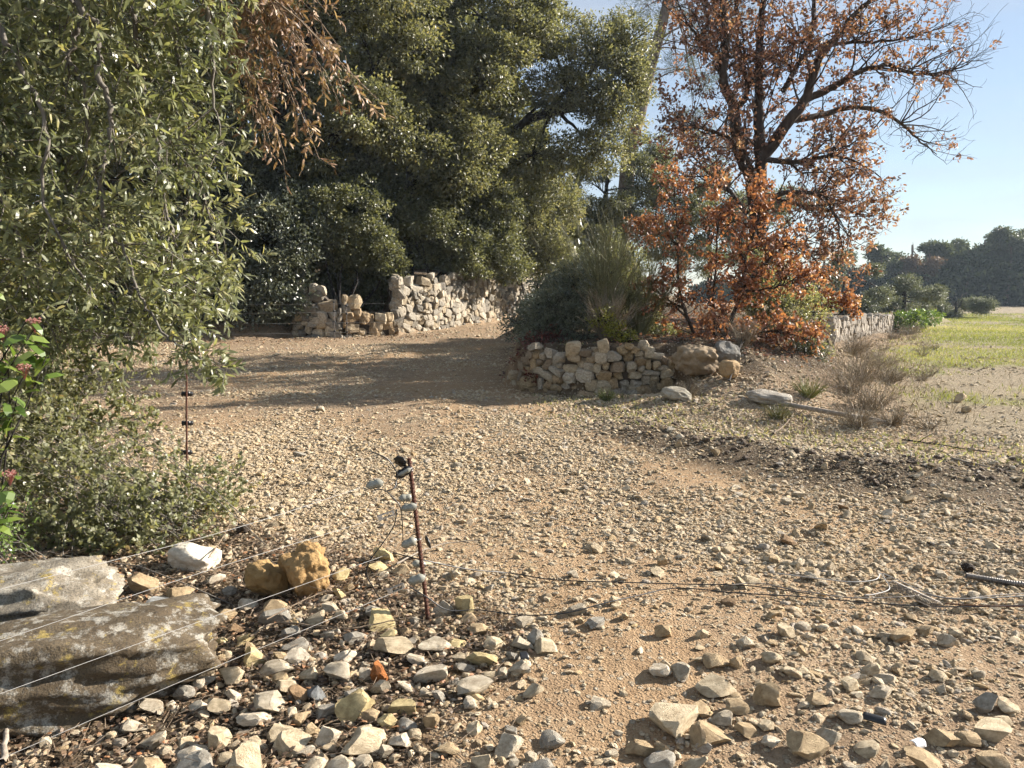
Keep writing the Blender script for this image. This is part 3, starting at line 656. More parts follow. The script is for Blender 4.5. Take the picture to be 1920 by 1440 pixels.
tree("evergreen_tree", "grey-green rounded evergreen between the leaning oak and the rust-leaved oak", EG, gz3(4.4, 36.0),
     [gz3(4.4, 36.0, -0.2), (4.30, 36.00, 4.89), (4.52, 36.00, 7.11)],
     [((4.22, 35.50, 6.31), (2.1, 1.9, 1.9)), ((6.03, 36.00, 7.11), (1.6, 1.6, 1.5)), ((2.49, 35.50, 5.58), (1.8, 1.6, 1.6)), ((6.73, 35.50, 5.09), (1.6, 1.5, 1.8)), ((3.95, 35.00, 3.83), (2.5, 1.6, 1.5))],
     M['holm_grey'], M['bark_dark'], 520, 55, 0.36, 0.10, 0.056, 15, 0.16)
tree("evergreen_tree", "dull green tree crown seen through the rust-leaved oak's lower boughs", EG, gz3(9.8, 37.0),
     [gz3(9.8, 37.0, -0.2), (9.7, 37, 3.2), (9.6, 37, 4.8)],
     [((8.52, 37.00, 7.26), (2.2, 2.0, 2.4)), ((10.12, 37.00, 5.49), (2.5, 2.0, 2.0)), ((8.62, 36.00, 4.14), (2.0, 1.8, 1.6)), ((12.83, 38.00, 4.81), (2.5, 2.0, 1.9))],
     M['holm_grey'], M['bark_dark'], 420, 52, 0.38, 0.105, 0.058, 16, 0.16)
SH = "glossy shrubs crowding over the stone walls"
def shrub(name, label, group, x, y, blobs, mat, n, per, cr, ln, wd, seed, bark='bark_dark', r0=0.05, shell=0.45, kind='diamond', stems=5):
    rng = np.random.default_rng(seed); base = gz3(x, y); root = thing(name, label, 'shrub', base, group)
    n = int(n * LUSH); ln *= 1.1; wd *= 1.3
    cen, out, k = blob_clumps(rng, blobs, n, shell, 0.35); wood = Acc()
    tgt = [np.array(bc) + runit(rng, 1)[0] * np.array(br) * 0.35 for bc, br in blobs for _ in range(max(1, stems // len(blobs)))]
    limbs_to(wood, rng, np.array(base) + [0, 0, -0.05], tgt, r0, 0.2)
    near_ = cen[rng.choice(len(cen), min(len(cen), 70), False)]
    for q in near_:
        tq = tgt[int(np.argmin([np.linalg.norm(q - t) for t in tgt]))]; limbs_to(wood, rng, tq, [q], r0 * 0.25, 0.15, 4, 4)
    V, F = sticks(cen - out * cr, cen + out * cr * 0.4, 0.008, 0.003); wood.add(V, F)
    wood.part("stems", M[bark], root, True)
    lf = Acc(); clump_leaves(lf, rng, cen, out, per, cr, ln, wd, kind); lf.part("leaves", mat, root)
    return root
shrub("laurel_shrub", "very dark shrub against the ground at the left end of the broken wall", SH, -7.4, 20.6,
      [((-6.74, 20.80, 3.07), (1.3, 0.9, 1.5)), ((-7.57, 20.50, 1.76), (1.3, 0.9, 1.1)), ((-6.42, 21.00, 1.47), (0.8, 0.6, 0.8)), ((-5.95, 21.40, 3.41), (0.8, 0.7, 1.1))], M['ivy'], 330, 60, 0.32, 0.085, 0.05, 41)
shrub("laurel_shrub", "dark shrub heaped over the broken wall end, a pale block peeping out", SH, -5.0, 21.8,
      [((-5.01, 22.20, 3.09), (0.9, 0.7, 0.6)), ((-4.27, 22.40, 2.95), (0.9, 0.8, 0.8)), ((-4.94, 22.00, 4.06), (1.1, 0.9, 0.9)), ((-5.66, 21.80, 3.89), (0.9, 0.8, 1.0)), ((-4.02, 23.20, 2.35), (0.8, 0.5, 0.8)), ((-4.49, 23.40, 1.78), (0.7, 0.4, 0.6)), ((-4.78, 22.90, 2.26), (0.8, 0.5, 0.6)), ((-5.60, 22.60, 2.41), (0.7, 0.5, 0.8))], M['holm_grey'], 430, 60, 0.3, 0.085, 0.05, 42)
shrub("ivy_shrub", "grey-green glossy shrub spilling over the top of the long stone wall", SH, -2.6, 24.6,
      [((-2.72, 24.20, 3.64), (1.1, 0.9, 1.0)), ((-1.75, 24.80, 3.01), (1.0, 0.9, 0.8)), ((-3.84, 23.80, 4.10), (1.0, 0.9, 1.0)), ((-0.73, 25.80, 3.42), (1.1, 0.9, 1.0)), ((-1.07, 25.50, 4.54), (1.2, 1.0, 1.0)), ((-0.19, 26.20, 2.54), (0.9, 0.7, 0.5)), ((-1.58, 24.80, 2.40), (0.7, 0.5, 0.4))], M['holm_grey'], 470, 60, 0.32, 0.085, 0.045, 43)
shrub("evergreen_shrub", "leafy dark shrub between the wall's right end and the broom", SH, 0.6, 29.5,
      [((0.60, 28.50, 3.81), (1.2, 0.9, 1.1)), ((1.41, 28.50, 2.82), (1.0, 0.8, 0.9)), ((0.00, 28.00, 4.93), (1.2, 1.0, 1.1)), ((1.65, 29.50, 5.11), (1.2, 1.0, 1.0))], M['holm'], 330, 55, 0.34, 0.09, 0.045, 44)
shrub("understorey_shrub", "dim shrub high in the shade under the tall evergreen oak", SH, -8.6, 23.0,
      [((-7.83, 22.80, 4.31), (1.8, 1.2, 1.4)), ((-6.47, 23.20, 5.15), (1.5, 1.2, 1.3)), ((-4.61, 23.60, 5.05), (1.5, 1.2, 1.3)), ((-8.69, 22.00, 2.85), (1.5, 1.2, 1.2))], M['ivy'], 420, 55, 0.36, 0.1, 0.055, 45)
shrub("understorey_shrub", "dim shrub beyond the thin fence post, under drooping green sprays", SH, -10.4, 20.2,
      [((-10.6, 20.0, 1.6), (1.6, 1.1, 1.2)), ((-9.2, 20.4, 1.2), (1.2, 0.9, 0.9)), ((-12.2, 19.6, 1.5), (1.4, 1.0, 1.1)), ((-9.4, 20.6, 2.6), (1.4, 1.0, 1.2))], M['ivy'], 340, 55, 0.34, 0.09, 0.05, 46)

# ------------------------------------------------------------------ pine with a bare grey trunk
def pine_tree(name, label, base, trunk, r0, seed, tufts, group=None, dead=14):
    rng = np.random.default_rng(seed); root = thing(name, label, 'tree', base, group); wood = Acc()
    T_ = smooth_path(trunk, 6); wood.tube(T_, np.linspace(r0, r0 * 0.45, len(T_)), 10)
    cen = []; out = []
    for i in range(dead):
        q = T_[int(len(T_) * rng.uniform(0.40, 0.8))]; a = rng.uniform(0, 6.28); Lb = rng.uniform(1.2, 3.2)
        e = q + np.array([math.cos(a) * Lb, math.sin(a) * Lb, rng.uniform(-0.4, 0.5)])
        limbs_to(wood, rng, q, [e], 0.045, 0.18, 5, 6)
        for s in range(6):
            f = rng.uniform(0.35, 1.0); limbs_to(wood, rng, q + (e - q) * f, [q + (e - q) * f + rng.normal(0, 0.45, 3)], 0.014, 0.2, 3, 4)
    for (c_, r_) in tufts:
        q = T_[int(len(T_) * rng.uniform(0.6, 0.98))]; limbs_to(wood, rng, q, [c_], 0.06, 0.2, 5, 6)
        cc, oo, _ = blob_clumps(rng, [(c_, r_)], 34, 0.3); cen.append(cc); out.append(oo)
        limbs_to(wood, rng, c_, cc[:9], 0.02, 0.2, 3, 4)
    wood.part("trunk", M['bark_pine'], root, True)
    lf = Acc(); clump_leaves(lf, rng, np.concatenate(cen), np.concatenate(out), 46, 0.30, 0.20, 0.016, 'diamond', 0.7); lf.part("crown", M['pine'], root)
    return root
pine_tree("pine_tree", "tall pine with bare leaning grey trunk beside the rust-leaved oak", gz3(5.6, 39.5),
          [gz3(5.6, 39.5, -0.2), (5.99, 39.50, 8.45), (6.47, 39.50, 10.57), (6.99, 39.50, 12.92), (7.54, 39.50, 14.99), (8.07, 39.50, 17.28), (8.37, 39.50, 19.03)], 0.42, 61,
          [((8.73, 39.50, 15.50), (1.4, 1.4, 1.1)), ((10.10, 40.00, 14.64), (1.2, 1.2, 0.8)), ((8.31, 39.10, 12.81), (1.0, 1.1, 0.7)), ((9.78, 39.50, 12.14), (1.1, 1.1, 0.7)), ((6.84, 39.50, 16.01), (1.2, 1.2, 1.0)), ((5.88, 39.50, 17.28), (1.6, 1.6, 1.0)), ((11.29, 40.50, 16.11), (1.4, 1.4, 1.1)), ((9.52, 40.50, 10.80), (1.2, 1.1, 0.5)), ((10.95, 40.50, 9.71), (1.2, 1.1, 0.6)), ((7.72, 39.50, 18.28), (1.9, 1.9, 1.2))], dead=16)

# ------------------------------------------------------------------ oaks in rusty winter leaf
def sprout(rng, path, radii, n, len_rng, lvl, acc, ends, up=0.25, spread=0.9, bias=(0, 0, 0), tmin=0.15, cover=None):
    """side shoots along a path; recursive; leaf-bearing ends are collected in ends"""
    P_ = np.asarray(path); m = len(P_)
    for i in range(n):
        t = rng.uniform(tmin, 1.0) * (m - 1); k = min(int(t), m - 2); q = P_[k] + (P_[k + 1] - P_[k]) * (t - k)
        ax = nrm((P_[k + 1] - P_[k])[None])[0]
        d = nrm((ax * 0.75 + runit(rng, 1)[0] * spread + np.array([0, 0, up]) + np.array(bias))[None])[0]
        Lg = rng.uniform(*len_rng) * (1.15 - 0.5 * t / (m - 1)); seg = 6; pts = [q]; dd = d
        for s in range(seg):
            dd = nrm((dd + rng.normal(0, 0.22, 3) + np.array([0, 0, 0.05]))[None])[0]; pts.append(pts[-1] + dd * Lg / seg)
        r_ = max(0.004, min(radii[k] * 0.5, 0.012 * Lg + 0.004)); acc.tube(pts, np.linspace(r_, max(0.003, r_ * 0.3), len(pts)), 5 if lvl > 0 else 3)
        if lvl > 0: sprout(rng, pts, np.linspace(r_, r_ * 0.3, len(pts)), max(3, int(Lg * 5)), (len_rng[0] * 0.4, len_rng[1] * 0.45), lvl - 1, acc, ends, up * 0.5, spread, bias, 0.2)
        else: ends.append((np.array(pts[2]), np.array(pts[-1])))
def oak(name, label, base, limbs, mat, seed, leaf, per, lenr, shoots, density, group=None, lvl=1, bark='bark_oak', up=0.25, keep=None):
    rng = np.random.default_rng(seed); root = thing(name, label, 'tree', base, group); wood = Acc(); ends = []
    for pts, r0, r1, k in limbs:
        T_ = smooth_path(pts, 5); rr = np.linspace(r0, r1, len(T_)); T2 = T_ + rng.normal(0, 0.012, T_.shape); wood.tube(T2, rr, 8)
        sprout(rng, T2, rr, int(k * shoots), lenr, lvl, wood, ends, up)
    wood.part("trunk", M[bark], root, True)
    a = np.array([e[0] for e in ends]); b2 = np.array([e[1] for e in ends])
    pr = density(a) if callable(density) else np.full(len(a), density)
    sel = rng.random(len(a)) < pr; a, b2 = a[sel], b2[sel]
    if keep is not None: kk = keep(b2); a, b2 = a[kk], b2[kk]
    n_ = len(a) * per; t = rng.random((n_, 1)); A_, B_ = np.repeat(a, per, 0), np.repeat(b2, per, 0)
    p = A_ + (B_ - A_) * t + rng.normal(0, leaf * 0.5, (n_, 3)); d = nrm(B_ - A_) * 0.5 + rng.normal(0, 0.7, (n_, 3)) + [0, 0, -0.35]
    V, F, k = leaf_verts(p, d, rng.normal(0, 1, (n_, 3)) + [0, 0, 0.3], leaf * rng.uniform(0.6, 1.3, n_), leaf * 0.55 * rng.uniform(0.7, 1.3, n_), 'rounded', 0.25, 0.5)
    tt = np.clip(np.repeat(rng.normal(0.48, 0.2, len(a)), per) + rng.normal(0, 0.22, n_), 0, 1)
    part("crown", V, F, mat, root, np.repeat(tt, k)); return root
Y1 = 18.0
oak("oak_tree", "big oak with dark forked limbs and sparse rust-brown leaves against the sky", gz3(5.85, 18.0), [
    ([gz3(5.85, 18.0, -0.2), (5.85, 18.0, 2.6), (5.68, 18.00, 4.11), (5.48, 18.00, 4.60), (5.28, 18.00, 5.12), (5.18, 18.00, 5.84), (4.90, 17.90, 6.38), (4.85, 17.80, 6.74), (4.86, 17.70, 7.40), (4.69, 17.60, 8.13), (4.48, 17.50, 9.10)], 0.20, 0.05, 16),
    ([(5.9, 18.0, 2.4), (5.88, 18.10, 4.74), (5.83, 18.20, 5.57), (5.83, 18.30, 6.16), (5.81, 18.30, 6.81), (5.82, 18.30, 7.80), (5.83, 18.20, 8.36), (5.94, 18.20, 9.52)], 0.16, 0.05, 16),
    ([(5.88, 18.10, 4.74), (6.47, 18.00, 5.60), (6.79, 17.90, 6.06), (6.85, 17.80, 6.35), (6.99, 17.70, 6.91), (7.36, 17.60, 7.37), (7.62, 17.50, 7.76), (7.95, 17.40, 8.06), (8.54, 17.30, 8.58)], 0.14, 0.03, 12),
    ([(6.79, 17.90, 6.06), (7.19, 17.80, 6.23), (7.54, 17.70, 6.41), (7.77, 17.60, 6.56), (8.36, 17.50, 6.70), (8.80, 17.40, 6.55), (9.15, 17.30, 6.45), (9.68, 17.20, 6.50), (10.03, 17.10, 6.61)], 0.09, 0.012, 15),
    ([(6.47, 18.00, 5.60), (7.46, 18.40, 5.86), (8.30, 18.60, 6.07), (9.08, 18.70, 5.93), (9.73, 18.80, 5.53), (10.00, 18.80, 5.28), (10.41, 18.80, 5.01)], 0.08, 0.010, 13),
    ([(5.92, 18.10, 4.74), (6.58, 17.60, 4.61), (7.06, 17.30, 4.68), (7.58, 17.10, 4.56), (8.18, 17.00, 4.20)], 0.07, 0.012, 12),
    ([(5.96, 18.00, 3.49), (6.14, 17.80, 3.84), (6.52, 17.50, 3.92), (7.02, 17.30, 3.81), (7.28, 17.20, 3.41), (7.48, 17.10, 2.61)], 0.08, 0.012, 13),
    ([(6.14, 17.80, 3.81), (7.18, 18.30, 3.65), (8.09, 18.60, 3.62), (8.84, 18.80, 3.58)], 0.05, 0.01, 11),
    ([(4.85, 17.80, 6.74), (4.67, 18.20, 7.18), (4.48, 18.50, 7.57), (4.19, 18.80, 8.09), (4.00, 19.00, 8.65)], 0.06, 0.012, 10),
    ([(5.18, 18.00, 5.84), (5.54, 18.30, 6.33), (5.51, 18.60, 7.09), (5.42, 18.80, 7.64), (5.42, 19.00, 8.65), (5.29, 19.00, 9.38)], 0.08, 0.02, 11),
    ([(6.35, 18.10, 6.29), (6.77, 18.40, 7.03), (7.12, 18.60, 7.50), (7.23, 18.80, 8.58), (7.44, 19.00, 9.50)], 0.07, 0.02, 11),
    ([(7.08, 17.70, 7.20), (7.56, 17.30, 7.13), (8.16, 17.00, 7.06), (8.71, 16.80, 7.12), (9.33, 16.60, 7.28)], 0.045, 0.008, 12),
    ([(5.28, 18.00, 5.12), (4.64, 17.40, 5.20), (4.12, 17.00, 5.23), (3.72, 16.80, 5.13)], 0.05, 0.01, 9),
    ([(5.56, 18.00, 3.49), (5.20, 18.60, 4.19), (4.77, 19.00, 4.64), (4.45, 19.40, 4.96)], 0.06, 0.01, 9),
    ([(5.51, 18.00, 3.00), (5.94, 17.20, 2.81), (6.52, 16.80, 2.55), (7.07, 16.60, 1.84)], 0.05, 0.01, 9)],
    M['rust_big'], 71, 0.085, 13, (0.7, 1.9), 2.4, lambda q: np.clip(1.02 - sst(7.3, 10.2, q[:, 0] + 0.15 * (q[:, 2] - 5)) * 0.93, 0, 1))
yo = gz3(3.5, 12.6)
oak("young_oak", "young oak with bright orange-rust leaves and several thin stems above the boulder", yo, [
    ([(3.5, 12.6, yo[2] - 0.1), (3.48, 12.60, 0.71), (3.73, 12.60, 1.25), (3.86, 12.50, 1.70), (4.29, 12.40, 2.22), (4.68, 12.30, 2.55)], 0.055, 0.012, 17),
    ([(3.5, 12.62, yo[2] - 0.1), (3.28, 12.70, 0.61), (3.01, 12.80, 1.16), (2.83, 12.80, 1.88), (2.79, 12.80, 2.68), (2.70, 12.80, 3.47)], 0.040, 0.008, 15),
    ([(3.55, 12.7, yo[2] - 0.1), (3.50, 12.90, 0.97), (3.50, 13.00, 1.88), (3.52, 13.00, 2.70), (3.63, 13.00, 3.41)], 0.035, 0.008, 16),
    ([(3.78, 12.50, 1.52), (3.95, 12.70, 2.23), (4.13, 12.80, 2.86), (4.24, 12.90, 3.31)], 0.03, 0.008, 14),
    ([(3.48, 12.60, 0.71), (3.87, 12.30, 0.91), (4.32, 12.10, 1.01), (4.81, 12.00, 0.84)], 0.03, 0.008, 14),
    ([(3.82, 12.50, 1.65), (4.31, 12.40, 1.70), (4.71, 12.30, 1.87)], 0.025, 0.006, 8),
    ([(3.01, 12.80, 1.16), (2.66, 12.90, 1.52), (2.40, 13.00, 1.70)], 0.02, 0.006, 7),
    ([(2.89, 12.80, 2.33), (2.54, 12.90, 2.60), (2.24, 13.00, 2.65)], 0.02, 0.006, 8)],
    M['rust'], 72, 0.07, 12, (0.28, 0.72), 3.0, 0.85, up=0.15)
oak("oak_sapling", "small orange-leaved oak sapling jutting out right of the young oak, above the field wall", gz3(6.6, 15.4), [
    ([gz3(6.6, 15.4, -0.1), (6.37, 15.40, 1.06), (6.20, 15.30, 1.50), (6.30, 15.20, 1.93)], 0.03, 0.008, 12),
    ([(6.27, 15.30, 1.23), (6.56, 15.10, 1.40), (6.83, 15.00, 1.50)], 0.02, 0.006, 11)],
    M['rust'], 73, 0.075, 24, (0.2, 0.5), 1.0, 0.9, up=0.1)

# ------------------------------------------------------------------ shrubs in the walled bed
BD = "shrubs growing in the walled bed"
for k, (x, y, lb) in enumerate([(0.35, 13.4, "low dark bramble on the bank just behind the red-leaved one"), (0.55, 15.2, "second low bramble along the bank beside the track"), (0.75, 17.4, "third low bramble along the bank beside the track"), (0.95, 20.0, "farthest low bramble where the track bends away")]): shrub("bramble", lb, BD, x, y, [((x, y, hz(x, y) + 0.25), (0.45, 0.75, 0.4)), ((x + 0.2, y + 0.6, hz(x + 0.2, y + 0.6) + 0.3), (0.4, 0.6, 0.45))], M['ivy'], 100, 34, 0.16, 0.05, 0.026, 400 + k, r0=0.012)
shrub("phillyrea_shrub", "dark evergreen shrub on the bank where the track bends out of sight", BD, 1.3, 15.5, [((1.1, 15.2, 1.5), (0.7, 0.7, 0.7)), ((0.8, 14.2, 1.15), (0.5, 0.6, 0.45)), ((1.5, 16.5, 1.6), (0.8, 0.8, 0.8))], M['ivy'], 230, 40, 0.18, 0.055, 0.026, 57, r0=0.025)
shrub("phillyrea_shrub", "grey-green shrub farther along the bank behind the dark shrub", BD, 2.2, 19.5, [((2.0, 19.0, 1.9), (0.9, 0.9, 0.9)), ((2.6, 20.0, 2.1), (1.0, 0.9, 1.0))], M['holm_grey'], 220, 45, 0.22, 0.06, 0.03, 58, r0=0.03)
shrub("phillyrea_shrub", "dark glossy small-leaved shrub at the left end of the warm stone wall", BD, 0.75, 12.4,
      [((0.71, 12.40, 1.35), (0.42, 0.4, 0.40)), ((0.52, 12.20, 1.00), (0.36, 0.35, 0.3)), ((1.01, 12.30, 1.08), (0.34, 0.35, 0.35)), ((0.79, 12.20, 0.74), (0.3, 0.28, 0.2)), ((1.07, 12.60, 1.70), (0.3, 0.3, 0.35))], M['ivy'], 210, 36, 0.13, 0.045, 0.020, 51, r0=0.02)
shrub("red_shrub", "low dark-red-leaved bramble trailing off the wall's left end onto the track", BD, 0.3, 12.2,
      [((0.39, 12.00, 0.75), (0.25, 0.3, 0.24)), ((0.18, 12.20, 0.39), (0.22, 0.4, 0.22)), ((0.61, 12.10, 0.83), (0.2, 0.2, 0.2)), ((0.38, 11.60, 0.32), (0.2, 0.16, 0.16)), ((0.10, 13.20, 0.19), (0.25, 0.5, 0.2))], M['redshrub'], 110, 22, 0.12, 0.05, 0.026, 52, r0=0.012)
shrub("yellow_shrub", "small yellow-green sprig on top of the warm stone wall below the broom", BD, 1.75, 11.7,
      [((1.71, 11.70, 1.03), (0.22, 0.2, 0.2)), ((1.43, 11.80, 1.19), (0.2, 0.2, 0.2)), ((1.83, 11.60, 0.87), (0.14, 0.14, 0.14))], M['yellow'], 55, 22, 0.10, 0.035, 0.016, 53, r0=0.01)
shrub("mastic_shrub", "grey-green small-leaved shrub behind and right of the young oak", BD, 5.1, 14.0,
      [((5.19, 14.00, 1.21), (0.62, 0.5, 0.55)), ((4.75, 14.20, 1.51), (0.5, 0.5, 0.5)), ((5.34, 13.80, 0.63), (0.5, 0.4, 0.4)), ((4.89, 14.40, 2.12), (0.4, 0.4, 0.45))], M['bush'], 260, 40, 0.17, 0.042, 0.02, 54, r0=0.025)
shrub("mastic_shrub", "pale grey-green shrub low behind the young oak's stems", BD, 2.6, 13.2,
      [((2.65, 13.20, 0.76), (0.45, 0.4, 0.35)), ((2.39, 13.40, 1.13), (0.35, 0.35, 0.4)), ((2.99, 12.60, 0.44), (0.35, 0.3, 0.25)), ((2.31, 11.90, 0.42), (0.3, 0.2, 0.18))], M['bush'], 170, 38, 0.15, 0.04, 0.02, 55, r0=0.02)
shrub("dark_shrub", "dark low shrub with reddish twigs at the foot of the young oak, right side", BD, 4.5, 12.3,
      [((4.21, 12.20, 0.48), (0.45, 0.35, 0.28)), ((4.81, 12.40, 0.55), (0.4, 0.35, 0.3)), ((3.74, 12.10, 0.40), (0.3, 0.3, 0.2))], M['ivy'], 130, 34, 0.14, 0.04, 0.02, 56, r0=0.015)
def broom(name, label, x, y, hgt, spread, n, seed, mat, group, lean=(0, 0)):
    rng = np.random.default_rng(seed); base = np.array(gz3(x, y)); root = thing(name, label, 'shrub', base, group)
    st = Acc(); A_, B_, T_ = [], [], []
    for i in range(n):
        a = rng.uniform(0, 6.28); tl = abs(rng.normal(0, 0.5)) * spread; d = nrm(np.array([[math.cos(a) * tl + lean[0], math.sin(a) * tl + lean[1], 1.0]]))[0]
        Lg = hgt * rng.uniform(0.55, 1.05); p = base + np.array([math.cos(a), math.sin(a), 0]) * rng.uniform(0, 0.10); k = 7; pts = [p]
        for s in range(k):
            d = nrm((d + rng.normal(0, 0.07, 3) + np.array([math.cos(a) * 0.03, math.sin(a) * 0.03, 0.01]))[None])[0]; pts.append(pts[-1] + d * Lg / k)
        st.add(*tube(pts, np.linspace(0.007, 0.0022, k + 1), 3), tint=rng.uniform(0.1, 0.6))
        for s in range(10):
            f = rng.integers(2, k); q = pts[f] + (pts[f + 1] - pts[f]) * rng.random(); e = q + nrm((d + runit(rng, 1)[0] * 0.5)[None])[0] * rng.uniform(0.12, 0.4) * hgt * 0.6
            A_.append(q); B_.append(e); T_.append(rng.uniform(0.2, 0.9))
    st.part("stems", mat, root)
    V, F = sticks(A_, B_, 0.0028, 0.0014); acc = Acc(); acc.add(V, F, np.repeat(T_, 6)); acc.part("sprigs", mat, root); return root
shrub("mastic_shrub", "grey-green leafy shrub standing round the stems of the tall broom", BD, 1.75, 13.2, [((1.59, 13.20, 1.79), (0.5, 0.45, 0.45)), ((2.13, 13.30, 1.51), (0.45, 0.45, 0.5)), ((1.30, 13.00, 1.29), (0.45, 0.4, 0.4)), ((1.92, 13.60, 2.18), (0.4, 0.4, 0.35))], M['bush'], 200, 38, 0.15, 0.042, 0.02, 59, r0=0.02)
broom("broom_shrub", "tall wispy green broom with thin upright stems behind the warm stone wall", 1.55, 12.6, 2.15, 0.75, 120, 81, M['broom'], BD)
broom("broom_shrub", "shorter wispy broom leaning right beside the young oak", 2.2, 12.9, 1.8, 0.8, 90, 82, M['broom'], BD, (0.15, 0))
broom("broom_shrub", "low brown-stemmed broom at the base of the tall one", 1.5, 12.0, 0.85, 0.9, 80, 83, M['dry'], BD)

# ------------------------------------------------------------------ hanging branches of the tree on the left
def in_poly(p, poly): return sd_poly(p[:, 0], p[:, 1], poly) > 0
def twig_leaves(lf, wood, rng, start, d, Lg, nleaf, ln, wd, kind, tint0, droop, r=0.0022, jit=0.35, up=0.55, tvar=0.16, bare=0.25):
    """leaves set along straight-ish twigs; all arrays are per twig"""
    n = len(start); end = start + d * Lg[:, None] + np.stack([np.zeros(n), np.zeros(n), -droop * Lg], 1)
    V, F = sticks(start, end, r * 1.5, r * 0.6); wood.add(V, F)
    t = bare + (1 - bare) * (np.arange(nleaf)[None, :, None] + rng.random((n, nleaf, 1)) * 0.6) / nleaf
    p = (start[:, None] + (end - start)[:, None] * t).reshape(-1, 3); ax = np.repeat(nrm(end - start), nleaf, 0)
    side = runit(rng, n * nleaf); side = nrm(side - ax * np.sum(side * ax, 1, keepdims=True))
    dd = nrm(ax * 0.75 + side * 0.75 + rng.normal(0, jit * 0.5, p.shape) + [0, 0, -0.12]); nn = rng.normal(0, 0.5, p.shape) + [0.45, -0.3, up] + ax * 0.2
    V, F, k = leaf_verts(p, dd, nn, ln * rng.uniform(0.6, 1.2, len(p)), wd * rng.uniform(0.75, 1.2, len(p)), kind, 0.12, 0.3)
    tt = np.clip(np.repeat(tint0, nleaf) + rng.normal(0, tvar, len(p)), 0, 1); lf.add(V, F, np.repeat(tt, k))

CANOPY = [(-3.58, 4.05), (-1.47, 4.05), (-1.67, 3.20), (-1.77, 2.91), (-1.78, 2.59), (-1.72, 2.33), (-1.65, 2.01), (-1.70, 1.77), (-1.83, 1.57), (-1.91, 1.43), (-2.16, 1.41), (-2.44, 1.26), (-2.80, 1.12), (-3.09, 1.30), (-3.84, 1.43)]
rng = np.random.default_rng(91)
root = thing("laurel_tree", "tree with long drooping leafy branches hanging in from the upper left", "tree", gz3(-4.6, 5.6))
wood = Acc(); lf = Acc()
crownpt = np.array([-4.4, 5.5, 4.6])
wood.tube(smooth_path([gz3(-4.6, 5.6, -0.2), (-4.55, 5.6, 1.5), (-4.4, 5.5, 3.2), crownpt, (-4.2, 5.4, 6.0)], 5), np.linspace(0.16, 0.07, 21), 9)
main = [[crownpt, (-2.75, 4.60, 4.06), (-2.50, 4.50, 3.27), (-2.40, 4.50, 3.15), (-2.39, 4.50, 3.05), (-2.38, 4.50, 2.95), (-2.40, 4.50, 2.87), (-2.35, 4.50, 2.72), (-2.34, 4.50, 2.58), (-2.39, 4.50, 2.40), (-2.42, 4.50, 2.22), (-2.42, 4.50, 2.03), (-2.37, 4.50, 1.94), (-2.29, 4.50, 1.82), (-2.24, 4.50, 1.61), (-2.19, 4.50, 1.51), (-2.04, 4.45, 1.33), (-1.96, 4.45, 1.28), (-1.80, 4.40, 1.16)],
        [crownpt, (-3.06, 4.90, 4.19), (-2.68, 4.80, 3.32), (-2.69, 4.80, 3.17), (-2.72, 4.80, 3.03), (-2.65, 4.80, 2.88), (-2.70, 4.90, 2.61), (-2.77, 4.90, 2.32), (-2.89, 4.90, 2.05)],
        [crownpt, (-3.22, 4.30, 3.74), (-2.82, 4.30, 3.03), (-2.76, 4.30, 2.94), (-2.71, 4.30, 2.82), (-2.64, 4.30, 2.69), (-2.59, 4.30, 2.46), (-2.65, 4.30, 2.17), (-2.52, 4.30, 1.81), (-2.44, 4.40, 1.57)],
        [crownpt, (-2.80, 5.20, 4.38), (-2.36, 5.30, 3.77), (-2.28, 5.30, 3.29), (-2.23, 5.30, 2.87), (-2.13, 5.20, 2.40), (-2.01, 5.10, 2.00), (-1.93, 5.00, 1.78)],
        [crownpt, (-2.93, 5.00, 4.15), (-2.47, 5.00, 3.52), (-2.40, 5.00, 3.07), (-2.32, 5.00, 2.63), (-2.28, 5.00, 2.19), (-2.13, 4.90, 1.78), (-1.96, 4.80, 1.54)],
        [crownpt, (-3.40, 4.70, 3.79), (-3.29, 4.70, 2.98), (-3.24, 4.70, 2.41), (-3.07, 4.70, 2.00), (-3.01, 4.70, 1.57), (-2.86, 4.70, 1.30)],
        [crownpt, (-2.48, 4.90, 4.22), (-1.99, 4.90, 3.54), (-1.89, 4.90, 3.23), (-1.89, 4.90, 2.84), (-1.85, 4.90, 2.55)]]
paths = []
for k, m_ in enumerate(main):
    T_ = smooth_path(m_, 5); T_[5:] += rng.normal(0, 0.008, T_[5:].shape); wood.tube(T_, np.linspace(0.022, 0.004, len(T_)), 6); paths.append(T_[8:])
# secondary shoots fill the hanging curtain
sec = []; allp = np.concatenate(paths)
xz = np.array(CANOPY); cnt = 0
cand = np.stack([rng.uniform(xz[:, 0].min(), xz[:, 0].max(), 5200), rng.uniform(xz[:, 1].min(), xz[:, 1].max(), 5200)], 1)
cand = cand[in_poly(cand, CANOPY)]; yy = rng.uniform(4.4, 5.8, len(cand)); C3 = np.stack([cand[:, 0] - 0.20, yy, cand[:, 1]], 1)
C3 = C3[(fbm(C3 * 2.0, 44, 2) + 0.35 * rng.normal(size=len(C3))) > -0.22][:2000]
for q in C3[::9]:
    s = allp[np.argmin(((allp - q - [0, 0, 0.25]) ** 2).sum(1))]; limbs_to(wood, rng, s, [q], 0.006, 0.25, 4, 5)
d = nrm(rng.normal(0, 0.62, C3.shape) + [0.45, -0.25, 0.0]); Lg = rng.uniform(0.12, 0.30, len(C3))
twig_leaves(lf, wood, rng, C3, d, Lg, 11, 0.080, 0.0195, 'lance', np.clip(0.5 + 0.30 * vnoise(C3 * 1.6, 8) + rng.normal(0, 0.1, len(C3)), 0.05, 1), 0.15)
